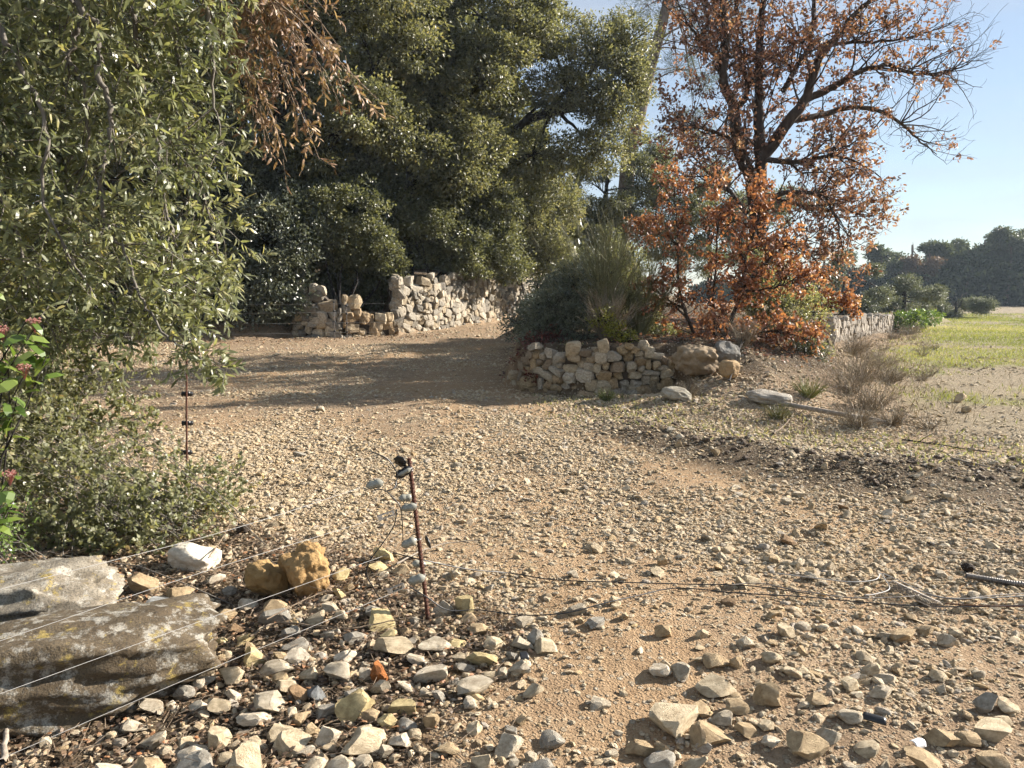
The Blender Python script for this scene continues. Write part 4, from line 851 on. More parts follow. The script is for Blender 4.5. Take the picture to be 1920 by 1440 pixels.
for P_ in paths:                                  # leaves on the main hanging stems themselves
    q = P_[rng.integers(0, len(P_), 26)]; d = nrm(rng.normal(0, 0.6, q.shape) + [0.3, -0.2, -0.4]); twig_leaves(lf, wood, rng, q, d, rng.uniform(0.10, 0.25, len(q)), 9, 0.072, 0.016, 'lance', rng.uniform(0.3, 0.8, len(q)), 0.15)
q = np.array((-1.83, 4.42, 1.18)) + rng.normal(0, 0.05, (22, 3)); twig_leaves(lf, wood, rng, q, nrm(rng.normal(0, 0.5, q.shape) + [0.3, 0, -0.1]), rng.uniform(0.08, 0.16, 22), 8, 0.075, 0.017, 'lance', rng.uniform(0.3, 0.7, 22), 0.1)
q = np.array((-2.03, 4.50, 1.28)) + rng.normal(0, 0.07, (20, 3)); twig_leaves(lf, wood, rng, q, nrm(rng.normal(0, 0.5, q.shape) + [0.3, 0, -0.1]), rng.uniform(0.08, 0.16, 20), 8, 0.072, 0.016, 'lance', rng.uniform(0.3, 0.7, 20), 0.1)
wood.part("branches", M['bark_grey'], root, True); lf.part("leaves", M['laurel'], root)

# a few sprays dip into the picture's top edge from a bough overhead
rng = np.random.default_rng(92); root = thing("dry_bough", "dry bough with hanging tan-brown dead leaves at the upper left", "bough", (-2.37, 5.60, 4.11))
wood = Acc(); lf = Acc(); o0 = np.array((-2.37, 5.60, 4.11))
ends_ = [(-1.00, 5.70, 3.01), (-1.15, 5.60, 3.13), (-1.27, 5.80, 3.40), (-1.40, 5.60, 2.57), (-1.52, 5.50, 2.87), (-1.72, 5.70, 3.12), (-1.36, 5.50, 3.18), (-1.56, 5.70, 3.49), (-1.34, 5.80, 3.64), (-1.76, 5.60, 3.46), (-1.67, 5.70, 2.59), (-1.86, 5.60, 2.80), (-1.93, 5.50, 3.14), (-1.47, 5.60, 3.02), (-1.70, 5.70, 3.64), (-1.75, 5.60, 2.68), (-1.26, 5.70, 2.97)]
for e in ends_:
    e = np.array(e); t = np.linspace(0, 1, 9)[:, None]; mid = (o0 * 0.45 + e * 0.55) + [0, rng.normal(0, 0.15), 0.32 + rng.normal(0, 0.1)]
    P_ = (1 - t) ** 2 * o0 + 2 * t * (1 - t) * mid + t * t * e + rng.normal(0, 0.01, (9, 3)); wood.tube(P_, np.linspace(0.012, 0.0025, 9), 4)
    k = 20; f = rng.uniform(0.42, 1.0, k); q = np.stack([np.interp(f, t[:, 0], P_[:, c_]) for c_ in range(3)], 1) + rng.normal(0, 0.025, (k, 3))
    ax = nrm((P_[-1] - P_[-4])[None])[0]; d = nrm(rng.normal(0, 0.5, q.shape) + ax * 0.6 + [0.05, 0, -0.45])
    twig_leaves(lf, wood, rng, q, d, rng.uniform(0.08, 0.22, k), 6, 0.066, 0.017, 'lance', rng.uniform(0.15, 0.95, k), 0.25, 0.0016)
wood.part("branches", M['twig'], root, True); lf.part("leaves", M['dead'], root)

# ------------------------------------------------------------------ low bushes on the left bank
LB = "low bushes on the left bank"
def low_bush(name, label, base, poly, y0, y1, n, nleaf, ln, wd, mat, seed, kind='rounded', thin=-0.3, tilt=(0.25, -0.25, 0.35)):
    rng = np.random.default_rng(seed); root = thing(name, label, "bush", base, LB); wood = Acc(); lf = Acc(); b0 = np.array(base)
    xz = np.array(poly); c_ = np.stack([rng.uniform(xz[:, 0].min(), xz[:, 0].max(), n * 4), rng.uniform(xz[:, 1].min(), xz[:, 1].max(), n * 4)], 1); c_ = c_[in_poly(c_, poly)] - [0.10, 0.0]
    P_ = np.stack([c_[:, 0], rng.uniform(y0, y1, len(c_)), c_[:, 1]], 1); P_ = P_[(fbm(P_ * 2.2, seed, 2) + 0.4 * rng.normal(size=len(P_))) > thin][:n]
    P_[:, 2] = np.maximum(P_[:, 2], height(P_[:, 0], P_[:, 1]) + 0.02)
    for q in P_[::14]:
        st = b0 + rng.normal(0, 0.3, 3) * [1, 1, 0]; limbs_to(wood, rng, st, [q], 0.0035, 0.25, 4, 6)
    d = nrm(rng.normal(0, 0.6, P_.shape) + tilt); twig_leaves(lf, wood, rng, P_, d, rng.uniform(0.08, 0.2, len(P_)), nleaf, ln, wd, kind, np.clip(0.5 + 0.25 * vnoise(P_ * 2.5, 5) + rng.normal(0, 0.1, len(P_)), 0, 1), 0.0, 0.0016)
    wood.part("stems", M['bark_grey'], root, True); lf.part("leaves", mat, root); return root
low_bush("holly_oak_bush", "spreading grey-green bush with small rounded leaves below the thin post", gz3(-2.5, 4.9),
         [(-3.65, 1.10), (-2.94, 1.10), (-2.62, 0.89), (-2.48, 0.58), (-2.17, 0.44), (-1.85, 0.21), (-1.79, 0.03), (-1.95, -0.09), (-2.48, -0.22), (-3.14, -0.09), (-3.76, -0.09)], 4.3, 5.5, 2000, 10, 0.035, 0.023, M['bush'], 93)
low_bush("holly_oak_bush", "open leggy bush with bright small leaves under the drooping branches", gz3(-3.5, 5.9),
         [(-4.38, 1.39), (-3.21, 1.31), (-2.85, 0.97), (-3.04, 0.58), (-2.85, 0.19), (-3.51, -0.03), (-4.49, 0.10)], 5.3, 6.4, 700, 9, 0.036, 0.02, M['bush'], 94, thin=-0.05)
low_bush("fern_like_plant", "small bright green feathery plant on the bank at the left edge", gz3(-2.2, 3.55),
         [(-2.63, 0.49), (-2.38, 0.49), (-2.31, 0.37), (-2.44, 0.29), (-2.65, 0.29)], 3.4, 3.7, 110, 12, 0.024, 0.008, M['vib'], 95, 'lance', -2)
# viburnum: the leaves are large enough to be told apart
rng = np.random.default_rng(96); vb = gz3(-2.40, 2.95); root = thing("viburnum_shrub", "shrub with broad bright green leaves and pink flower clusters at the left edge", "shrub", vb, LB)
wood = Acc(); lv = []
V, F, k = leaf_verts(np.zeros((1, 3)), np.array([[1., 0, 0]]), np.array([[0, 0, 1.]]), 1.0, 0.46, 'rounded', 0.22, 0.35)
vib_me = [make_mesh("broad_leaf", V, F, M['vib'], np.full(len(V), t)) for t in (0.15, 0.4, 0.6, 0.85)]
FL = [(-2.03, 3.00, 1.60), (-1.88, 2.95, 1.30), (-1.99, 3.00, 1.45), (-1.89, 3.05, 1.48), (-1.94, 2.90, 0.88), (-2.03, 2.90, 0.85), (-2.14, 3.00, 1.24)]
FL = [(f[0] - 0.06, f[1], f[2]) for f in FL]
tips = [np.array(f) for f in FL] + [np.array((-1.98, 2.95, 1.20)), np.array((-2.04, 2.95, 1.03)), np.array((-1.88, 3.00, 1.37)), np.array((-2.00, 2.90, 0.78)), np.array((-1.96, 3.05, 1.54)), np.array((-2.14, 3.00, 1.50)), np.array((-2.16, 2.90, 0.95)), np.array((-1.97, 2.90, 1.33))]
for tpt in tips:
    st = np.array(vb) + rng.normal(0, 0.06, 3) * [1, 1, 0]; limbs_to(wood, rng, st, [tpt - [0, 0, 0.02]], 0.008, 0.25, 5, 7)
    for j in range(9):
        p = tpt + rng.normal(0, 0.018, 3) + (st - tpt) * rng.uniform(0.0, 0.16); a = rng.uniform(0, 6.28)
        d = Vector((math.cos(a), math.sin(a), rng.uniform(-0.9, 0.35))).normalized(); ob = obj("leaf", vib_me[rng.integers(4)], root)
        up_ = Vector((rng.normal(0, 0.4) + 0.3, rng.normal(0, 0.4) - 0.2, 1)).normalized(); sx = d; sy = up_.cross(sx).normalized(); sz = sx.cross(sy)
        from mathutils import Matrix
        ob.matrix_local = Matrix.Translation(Vector(p - np.array(vb))) @ Matrix((sx, sy, sz)).transposed().to_4x4() @ Matrix.Scale(rng.uniform(0.055, 0.095), 4)
wood.part("stems", M['bark_dark'], root, True)
for f in FL:
    a = Acc(); c_ = np.array(f); q = c_ + runit(rng, 46) * [0.030, 0.030, 0.014] * rng.random((46, 1)) ** 0.4; q[:, 2] += 0.01
    for p in q:
        bmv = np.array([(0, 0, 1), (0.9, 0, 0.2), (-0.45, 0.8, 0.2), (-0.45, -0.8, 0.2), (0, 0, -0.8)]) * rng.uniform(0.0035, 0.006); a.add(bmv + p, np.array([(0, 1, 2), (0, 2, 3), (0, 3, 1), (4, 2, 1), (4, 3, 2), (4, 1, 3)]), rng.random())
    V, F = sticks(np.repeat([c_ - [0, 0, 0.04]], 20, 0), q[:20], 0.0012, 0.0008); a.add(V, F, 0.2); a.part("flower_cluster", M['flower'], root)

# ------------------------------------------------------------------ weeds, tufts and dry stems
rng = np.random.default_rng(310)
WD = "dry weeds along the bed and the field edge"
def weed(name, label, x, y, hgt, spread, n, seed, mat, cat='weed', group=WD, r=0.0026, branch=4, dz=0.0):
    rng = np.random.default_rng(seed); base = np.array(gz3(x, y, dz)); root = thing(name, label, cat, base, group); acc = Acc(); A_, B_, T_ = [], [], []
    for i in range(n):
        a = rng.uniform(0, 6.28); tl = spread * rng.random() ** 0.6; d = nrm(np.array([[math.cos(a) * tl, math.sin(a) * tl, 0.8]]))[0]; Lg = hgt * rng.uniform(0.5, 1.1); k = 5
        pts = [base + np.array([math.cos(a), math.sin(a), 0]) * rng.uniform(0, 0.25 * spread * hgt)]
        for s in range(k): d = nrm((d + rng.normal(0, 0.14, 3) + [0, 0, -0.03])[None])[0]; pts.append(pts[-1] + d * Lg / k)
        acc.add(*tube(pts, np.linspace(r, r * 0.4, k + 1), 3), tint=rng.random())
        for s in range(branch):
            f = rng.integers(1, k); q = pts[f]; A_.append(q); B_.append(q + nrm((d + runit(rng, 1)[0] * 0.9)[None])[0] * Lg * rng.uniform(0.12, 0.35)); T_.append(rng.random())
    if A_: V, F = sticks(A_, B_, r * 0.6, r * 0.3); acc.add(V, F, np.repeat(T_, 6))
    acc.part("stems", mat, root); return root
weed("grass_tuft", "bright yellow-green grass tuft right of the boulders", 4.0, 9.95, 0.30, 0.9, 170, 111, M['grass'], 'grass tuft', None, 0.0035, 0)
weed("grey_tuft", "grey-green cushion of fine stems below the bright grass tuft", 3.25, 9.0, 0.24, 1.1, 150, 112, M['bush'], 'weed', WD, 0.0025, 3)
wl = ["brown wispy weed clump at the right foot of the walled bed", "tall straw-brown weed leaning over the stony slope right of the bed", "thin grey dry weed on the slope, nearest the dark earth strip", "brushy grey-brown weed half way along the slope", "dry brown weed in front of the field wall's near end", "pale dry weed below the middle of the field wall", "pale dry grass clump at the far end of the field wall", "brown weed cluster between slope and grass field", "faded weed where the field wall meets the green creeper", "straw tuft far along the field edge", "low dry stems beside the pale log", "small green weed at the foot of the warm wall", "dark dry weed among stones in front of the boulders", "wispy weed behind the boulders under the young oak"]
ws = [(5.0, 10.9, .55, .8), (5.6, 11.8, .65, .7), (4.05, 8.6, .34, 1.0), (4.9, 10.0, .5, .9), (7.6, 16.6, .6, .8), (9.6, 20.4, .6, .9), (13.6, 26.5, .6, 1.), (6.4, 12.6, .5, .9), (15.8, 29.6, .6, .9), (18.0, 33.0, .6, 1.), (4.6, 8.9, .3, 1.1), (1.35, 10.5, .18, 1.2), (2.4, 10.1, .25, 1.1), (3.6, 11.6, .55, .6)]
for k, (lb, (x, y, h_, sp)) in enumerate(zip(wl, ws)): weed("dry_weed", lb, x, y, h_, sp, 130, 120 + k, M['grass'] if 'green weed' in lb else M['dry'])
ORD = ['first', 'second', 'third', 'fourth', 'fifth', 'sixth', 'seventh', 'eighth', 'ninth', 'tenth', 'eleventh', 'twelfth', 'thirteenth', 'fourteenth', 'fifteenth', 'sixteenth', 'seventeenth', 'last']
for k, y in enumerate(sorted(rng.uniform(8.5, 27, 18))):
    x = float(np.interp(y, [8, 14, 20, 31], [4.9, 6.9, 9.9, 16.2])) + rng.normal(0.1, 0.55); weed("dry_tuft", f"{ORD[k]} small dry tuft along the field verge, counted from the stony slope", x, y, rng.uniform(0.2, 0.42), 1.0, 45, 300 + k, M['dry'], 'dry tuft', "dry tufts along the field verge", 0.003, 3)
shrub("creeper", "bright green creeper at the far end of the field wall", None, 16.2, 30.6, [((16.0, 30.6, 0.55), (1.1, 0.5, 0.35)), ((17.2, 31.4, 0.6), (0.8, 0.5, 0.3))], M['vib'], 60, 20, 0.2, 0.10, 0.06, 140, r0=0.02)
# short grass of the field and straw along its edge: nobody could count it
rng = np.random.default_rng(150)
def blades(name, label, n, xr, yr, prob, hgt, mat, tint, wid=0.006):
    y = rng.uniform(yr[0] ** 0.5, yr[1] ** 0.5, n) ** 2; x = rng.uniform(*xr, n); k = rng.random(n) < prob(x, y); x, y = x[k], y[k]; n = len(x)
    p = np.stack([x, y, height(x, y) - 0.005], 1); d = nrm(rng.normal(0, 0.45, (n, 3)) + [0, 0, 1.0]); V, F, kk = leaf_verts(p, d, runit(rng, n), hgt * rng.uniform(0.5, 1.3, n), wid * (1 + y / 9), 'diamond', 0.25, 0.1)
    return tag(obj(name, make_mesh(name, V, F, mat, np.repeat(np.clip(tint(x, y) + rng.normal(0, 0.15, n), 0, 1), kk))), label, "grass", kind="stuff")
blades("grass", "short patchy green grass growing over the field at the right", 170000, (4, 40), (8, 60), lambda x, y: masks(x, y)[0] ** 1.5, 0.085, M['grass'], lambda x, y: 0.55 + 0.38 * n2(x, y, 0.3, 61))
blades("dry_grass", "straw-coloured dry grass thinly covering the field edge and terrace", 60000, (3, 45), (9, 60), lambda x, y: np.clip(sst(1.6, 0.2, np.abs(x - np.interp(y, [8, 14, 20, 31, 60], [4.6, 6.6, 9.6, 16.5, 30]))) * 0.9 + 0.12 * masks(x, y)[3], 0, 1), 0.13, M['dry'], lambda x, y: 0.5 + 0.2 * n2(x, y, 0.6, 62), 0.004)
# fallen leaves and fine twigs
def litter(name, label, n, pts, mat, ln, wd):
    x, y = pts; n = len(x); p = np.stack([x, y, height(x, y) + rng.uniform(0.002, 0.022, n)], 1); a = rng.uniform(0, 6.28, n)
    V, F, k = leaf_verts(p, np.stack([np.cos(a), np.sin(a), rng.normal(0, 0.25, n)], 1), np.stack([rng.normal(0, 0.45, n), rng.normal(0, 0.45, n), np.ones(n)], 1), ln * rng.uniform(0.5, 1.2, n), wd * rng.uniform(0.6, 1.2, n), 'rounded', 0.2, 0.4)
    return tag(obj(name, make_mesh(name, V, F, mat, np.repeat(rng.random(n), k))), label, "leaf litter", kind="stuff")
x = rng.uniform(-4.5, 0.5, 46000); y = rng.uniform(1.9, 6.5, 46000); k = rng.random(46000) < np.clip(masks(x, y)[1], 0, 1) ** 1.2 * 0.9; x, y = x[k], y[k]
litter("fallen_leaves", "brown fallen leaves littering the soil between the stones at lower left", 0, (x, y), M['litter'], 0.032, 0.015)
x = rng.uniform(-12, -2.0, 12000); y = rng.uniform(15, 21.5, 12000); k = rng.random(12000) < sst(-3.4, -0.3, sd_poly(x, y, BACK)); x, y = x[k], y[k]
litter("forest_litter", "dark brown leaf litter under the trees beyond the track", 0, (x, y), M['litter'], 0.06, 0.035)
n_ = 6500; x = rng.uniform(-3.4, 0.5, n_); y = rng.uniform(2.1, 5.2, n_); k = rng.random(n_) < masks(x, y)[1] * 0.9 + 0.02; x, y = x[k], y[k]; n_ = len(x)
a = rng.uniform(0, 6.28, n_); Lg = rng.uniform(0.03, 0.16, n_); p = np.stack([x, y, height(x, y) + 0.012], 1); e = p + np.stack([np.cos(a) * Lg, np.sin(a) * Lg, rng.normal(0.005, 0.012, n_)], 1)
V, F = sticks(p, e, 0.0018, 0.0009); tag(obj("twig_litter", make_mesh("twig_litter", V, F, M['twig'])), "fine broken twigs strewn among the stones at lower left", "twigs", kind="stuff")
# the weedy stones and green sprouts at the foot of the walled bed
n_ = 16000; x = rng.uniform(0.3, 6.8, n_); y = rng.uniform(6.0, 11.6, n_); k = rng.random(n_) < 0.6 * sst(1.3, 0.2, d_line(x, y, [(0.6, 10.6), (1.6, 9.6), (2.6, 8.6), (4.0, 7.4), (5.5, 7.2)]) + 0.5 * n2(x, y, 1.5, 91)); x, y = x[k], y[k]; n_ = len(x)
p = np.stack([x, y, height(x, y)], 1); V, F, kk = leaf_verts(p, rng.normal(0, 0.8, (n_, 3)) + [0, 0, 0.7], runit(rng, n_), 0.05 * rng.uniform(0.5, 1.4, n_), 0.016, 'diamond', 0.3, 0.3)
tag(obj("ground_weeds", make_mesh("ground_weeds", V, F, M['bush'], np.repeat(rng.random(n_), kk))), "small green weeds creeping over the rubble in front of the walled bed", "weeds", kind="stuff")

x = rng.uniform(0.2, 8.0, 9000); y = rng.uniform(11.2, 19.5, 9000); k = rng.random(9000) < sst(-0.1, 0.5, sd_poly(x, y, TERRACE)) * np.exp(-((x - 4) / 2.6) ** 2); x, y = x[k], y[k]
litter("rusty_leaf_fall", "rust-brown fallen oak leaves carpeting the walled bed under the young oak", 0, (x, y), M['rust_big'], 0.07, 0.045)
n_ = 5200; x = rng.uniform(0.6, 7.5, n_); y = rng.uniform(7.2, 16, n_); k = rng.random(n_) < 0.8 * sst(1.5, 0.1, d_line(x, y, [(2.2, 9.4), (3.6, 8.7), (4.6, 9.0), (5.4, 11.0), (6.6, 13.5)]) + 0.6 * n2(x, y, 1.1, 97)); x, y = x[k], y[k]; n_ = len(x)
p = np.stack([x, y, height(x, y)], 1); Lg = rng.uniform(0.06, 0.30, n_); e = p + nrm(rng.normal(0, 0.55, (n_, 3)) + [0, 0, 0.7]) * Lg[:, None]; e[:, 2] = np.maximum(e[:, 2], p[:, 2] + 0.02); V, F = sticks(p, e, 0.0024, 0.001)
tag(obj("dry_stems", make_mesh("dry_stems", V, F, M['dry'], np.repeat(rng.random(n_), 6))), "tangle of fine dry stems over the stony slope right of the walled bed", "dry stems", kind="stuff")

# ------------------------------------------------------------------ olives and the far wood
OL = "olive trees at the field's far edge"
def round_tree(name, label, x, y, blobs, mat, n, per, cr, ln, wd, seed, group, bark='bark_dark', r0=0.12):
    z = hz(x, y); return tree(name, label, group, (x, y, z), [(x, y, z - 0.1), (x + 0.05, y, z + 0.5), (x, y, z + 1.0)], blobs, mat, M[bark], n, per, cr, ln, wd, seed, r0, 0.45, 1)
round_tree("olive_tree", "silvery olive tree above the end of the field wall", 18.8, 36.0, [((18.69, 36.00, 1.32), (1.4, 1.2, 1.1)), ((19.36, 36.20, 1.42), (1.1, 1.0, 0.95)), ((17.99, 36.00, 1.06), (1.0, 0.9, 0.8))], M['olive'], 210, 45, 0.28, 0.10, 0.04, 161, OL)
round_tree("olive_tree", "dark rounded olive tree standing apart at the field's far corner", 29.6, 50.0, [((28.80, 50.00, 1.28), (1.5, 1.3, 1.1)), ((30.35, 50.50, 1.28), (1.4, 1.3, 1.1)), ((29.54, 50.00, 0.86), (1.7, 1.4, 0.8))], M['olive'], 150, 45, 0.36, 0.13, 0.055, 162, OL)
round_tree("olive_tree", "broad grey-green olive tree behind the orange oak sapling", 13.6, 31.0, [((13.21, 31.00, 1.73), (1.2, 1.1, 0.9)), ((14.55, 31.50, 1.62), (1.0, 0.9, 0.8)), ((12.46, 31.00, 1.40), (0.9, 0.9, 0.7)), ((14.28, 32.00, 2.52), (0.9, 0.9, 0.7)), ((15.21, 32.00, 2.07), (1.0, 1.0, 0.9))], M['olive'], 250, 45, 0.27, 0.09, 0.04, 163, OL)
round_tree("olive_tree", "small pale olive between the two larger olives", 22.5, 41.0, [((22.53, 41.00, 1.05), (0.7, 0.7, 0.7))], M['olive'], 50, 45, 0.26, 0.10, 0.045, 164, OL)
FW = "pines rising above the far wood"
fn = ["faint pine farthest left in the far wood, behind the oak leaves", "low far pine behind the rust-leaved oak's tips", "small far pine just left of the tallest left pine", "round-topped far pine, tallest of the left half", "low far pine right of the round-topped one", "far pine with a flat double crown in the middle of the wood", "far pine where the skyline dips lowest", "tall far pine left of the skyline's peak", "tallest far pine at the right edge of the picture", "far pine cut by the right picture edge", "far pine beyond the right picture edge", "second far pine beyond the right edge", "third far pine beyond the right edge", "last far pine of the wood to the right"]
rng = np.random.default_rng(170); FWT = [(41.3, 100.0, 7.3), (47.0, 104.0, 6.8), (48.0, 98.0, 7.7), (55.0, 104.0, 9.8), (55.3, 100.0, 8.5), (58.9, 103.0, 9.1), (60.4, 100.0, 8.8), (65.0, 104.0, 10.4), (65.9, 100.0, 10.5), (71.4, 104.0, 10.4), (71.5, 100.0, 9.3), (80.5, 106.0, 10.6), (82.6, 102.0, 9.2), (91.8, 106.0, 10.1)]
for k, (x, y, zt) in enumerate(FWT):
    if k > 11: break
    z = hz(x, y); r_ = rng.uniform(2.0, 3.0)
    tree("pine_tree", fn[k], FW, (x, y, z), [(x, y, z - 0.1), (x + 0.2, y, z + zt * 0.5), (x, y, zt - 1.5)],
         [((x, y, zt - 1.6), (r_, r_, 1.6)), ((x + rng.normal(0, 1), y, zt - 3.4), (r_ * 1.05, r_, 1.6)), ((x + rng.normal(0, 1.2), y, zt - 5.4), (r_, r_, 1.6))], M['pine'], M['bark_pine'], 110, 30, 0.8, 0.42, 0.2, 171 + k, 0.2, 0.4, 0, twigs=False)  # tops keep the lighter pine green, painting them sunlit against the darker mass
n_ = 52000; x = rng.uniform(26, 120, n_); y = rng.normal(104, 5, n_); top = 5.0 + 1.6 * n2(x, y * 0, 0.10, 66) + np.interp(x, [30, 45, 60, 75], [-1.5, -0.5, 1.2, 2.0])
z = height(x, y) + top * (1 - rng.random(n_) ** 1.6) * (0.9 + 0.3 * n2(x, y, 0.4, 67)) - 0.3 + 0.0 * y
P_ = np.stack([x, y, np.maximum(z, 0.1)], 1); V, F, kk = leaf_verts(P_, runit(rng, n_), runit(rng, n_), 0.62 * rng.uniform(0.6, 1.3, n_), 0.4, 'diamond')
tag(obj("woodland", make_mesh("woodland", V, F, M['farpine_shaded'], np.repeat(np.clip(0.35 + 0.3 * n2(x, y, 0.2, 68) + rng.normal(0, 0.15, n_), 0, 1), kk))), "dark mass of the far wood along the end of the field", "woodland", kind="stuff")  # leaf colour carries the backlit shade
round_tree("brown_tree", "single brown-leaved tree in the dark far wood", 51.3, 97.0, [((52.30, 97.00, 5.07), (2.8, 1.5, 1.4)), ((51.22, 97.00, 3.71), (1.8, 1.4, 1.4))], M['farbrown'], 80, 34, 0.7, 0.36, 0.2, 190, None, r0=0.2)
# wood behind the evergreens on the left
n_ = 90000; x = rng.uniform(-34, 3.0, n_); y = rng.uniform(32, 40, n_); z = height(x, y) + rng.random(n_) * np.interp(x, [-34, -6, -3, 0, 3], [19, 19, 14, 10, 5]) * (0.85 + 0.3 * n2(x, y, 0.5, 71))
P_ = np.stack([x, y, z], 1); V, F, kk = leaf_verts(P_, runit(rng, n_), runit(rng, n_), 0.40 * rng.uniform(0.6, 1.3, n_), 0.24, 'diamond')
tag(obj("hillside_woodland", make_mesh("hillside_woodland", V, F, M['holm'], np.repeat(rng.random(n_) * 0.7, kk))), "dense dark evergreen wood on the slope behind the nearer oaks", "woodland", kind="stuff")

# ------------------------------------------------------------------ boulders
def boulder_mesh(name, seed, size, box, amp, freq, mat, sub=5, strata=0.0, planes=5, cut=(0.72, 0.95)):
    rng = np.random.default_rng(seed); bm = bmesh.new(); bmesh.ops.create_icosphere(bm, subdivisions=sub, radius=1.0)
    V = np.array([v.co[:] for v in bm.verts])
    V = V / (np.abs(V) ** box).sum(1, keepdims=True) ** (1.0 / box)
    for k in range(planes):
        nn = runit(rng, 1)[0]; q = V @ nn - rng.uniform(*cut) * (1.0 + 0.35 * (box > 3)); V = V - np.outer(np.maximum(q, 0), nn)
    nv = nrm(V); V = V + nv * (amp * fbm(V * freq + seed * 3.1, seed, 5, 0.55))[:, None]
    if strata: V = V * (1 + strata * np.stack([vnoise(np.stack([V[:, 2] * 6 + 0.5 * vnoise(V * 1.5, 3), V[:, 2] * 0, V[:, 2] * 0], 1), seed)] * 2 + [np.zeros(len(V))], 1))
    lo, hi = V.min(0), V.max(0); V = (V - (lo + hi) / 2) / (hi - lo) * np.array(size)
    for v, p in zip(bm.verts, V): v.co = p
    for f in bm.faces: f.smooth = True
    me = bpy.data.meshes.new(name); bm.to_mesh(me); bm.free(); me.materials.append(mat); return me
def boulder(name, label, x, y, size, rot, seed, col, mat='stone', box=3.0, amp=0.10, freq=1.6, sink=0.18, dz=0.0, strata=0.0, group="boulders on the left bank", sub=5, planes=5):
    ob = obj(name, boulder_mesh(name, seed, size, box, amp, freq, M[mat], sub, strata, planes)); ob.location = (x, y, hz(x, y) + size[2] * (0.5 - sink) + dz); ob.rotation_euler = rot; ob.color = (*col, 1)
    return tag(ob, label, "boulder", group)
boulder("rock_slab", "long lichen-spotted rock slab with dark shaded front at lower left", -1.76, 2.76, (1.22, 0.50, 0.38), (R(-4), R(3), R(25)), 201, (0.125, 0.10, 0.068), 'slab', 10.0, 0.10, 3.4, 0.12, 0, 0.09, planes=11)
boulder("rock_slab", "grey weathered slab behind the long lichen slab at the left edge", -2.28, 3.20, (0.95, 0.55, 0.36), (R(6), R(-2), R(18)), 207, (0.25, 0.23, 0.195), 'slab', 10.0, 0.10, 3.2, 0.1, 0.02, 0.09, planes=11)
boulder("brown_boulder", "rough ochre-brown boulder with knobbly lit side among the rubble", -1.10, 3.80, (0.27, 0.25, 0.30), (0.1, 0.15, 0.5), 203, (0.37, 0.245, 0.115), 'stone', 3.0, 0.17, 2.4, 0.12)
boulder("brown_boulder", "smoother ochre rock leaning on the left of the rough brown boulder", -1.30, 3.80, (0.24, 0.22, 0.19), (0.0, 0.3, 0.1), 204, (0.38, 0.265, 0.125), 'stone', 2.6, 0.14, 1.8, 0.1)
boulder("white_rock", "large white rock above the slabs at the edge of the low bush", -1.86, 4.20, (0.30, 0.22, 0.17), (0, 0.1, -0.2), 205, (0.66, 0.63, 0.56), 'stone', 3.0, 0.12, 1.7, 0.15)
BB = "boulders in front of the young oak"
boulder("boulder", "big grey boulder with orange underside in front of the young oak", 2.66, 10.75, (0.66, 0.52, 0.46), (0.1, 0.05, 0.2), 211, (0.27, 0.215, 0.15), 'stone', 3.2, 0.20, 2.2, 0.05, 0.06, group=BB)
boulder("boulder", "small square ochre boulder right of the big one", 3.06, 10.45, (0.29, 0.26, 0.26), (0.1, 0.1, 0.6), 212, (0.36, 0.26, 0.15), 'stone', 3.2, 0.10, 1.7, 0.1, 0.05, group=BB)
boulder("boulder", "dark grey boulder tucked behind the square ochre one", 3.12, 10.9, (0.42, 0.34, 0.34), (0, 0.2, 0.2), 213, (0.19, 0.19, 0.185), 'stone', 3.0, 0.12, 1.6, 0.1, 0.08, group=BB)
boulder("boulder", "flat pale grey rock left of and below the big boulder", 2.2, 9.95, (0.42, 0.32, 0.20), (0.1, 0.2, 0.1), 214, (0.36, 0.35, 0.31), 'stone', 3.0, 0.12, 1.6, 0.15, 0.02, group=BB)
boulder("boulder", "half-buried flat grey rock under the bright grass tuft", 3.35, 9.6, (0.60, 0.34, 0.17), (0.15, 0.1, -0.2), 215, (0.37, 0.35, 0.32), 'stone', 3.2, 0.12, 1.6, 0.15, 0.02, group=BB)

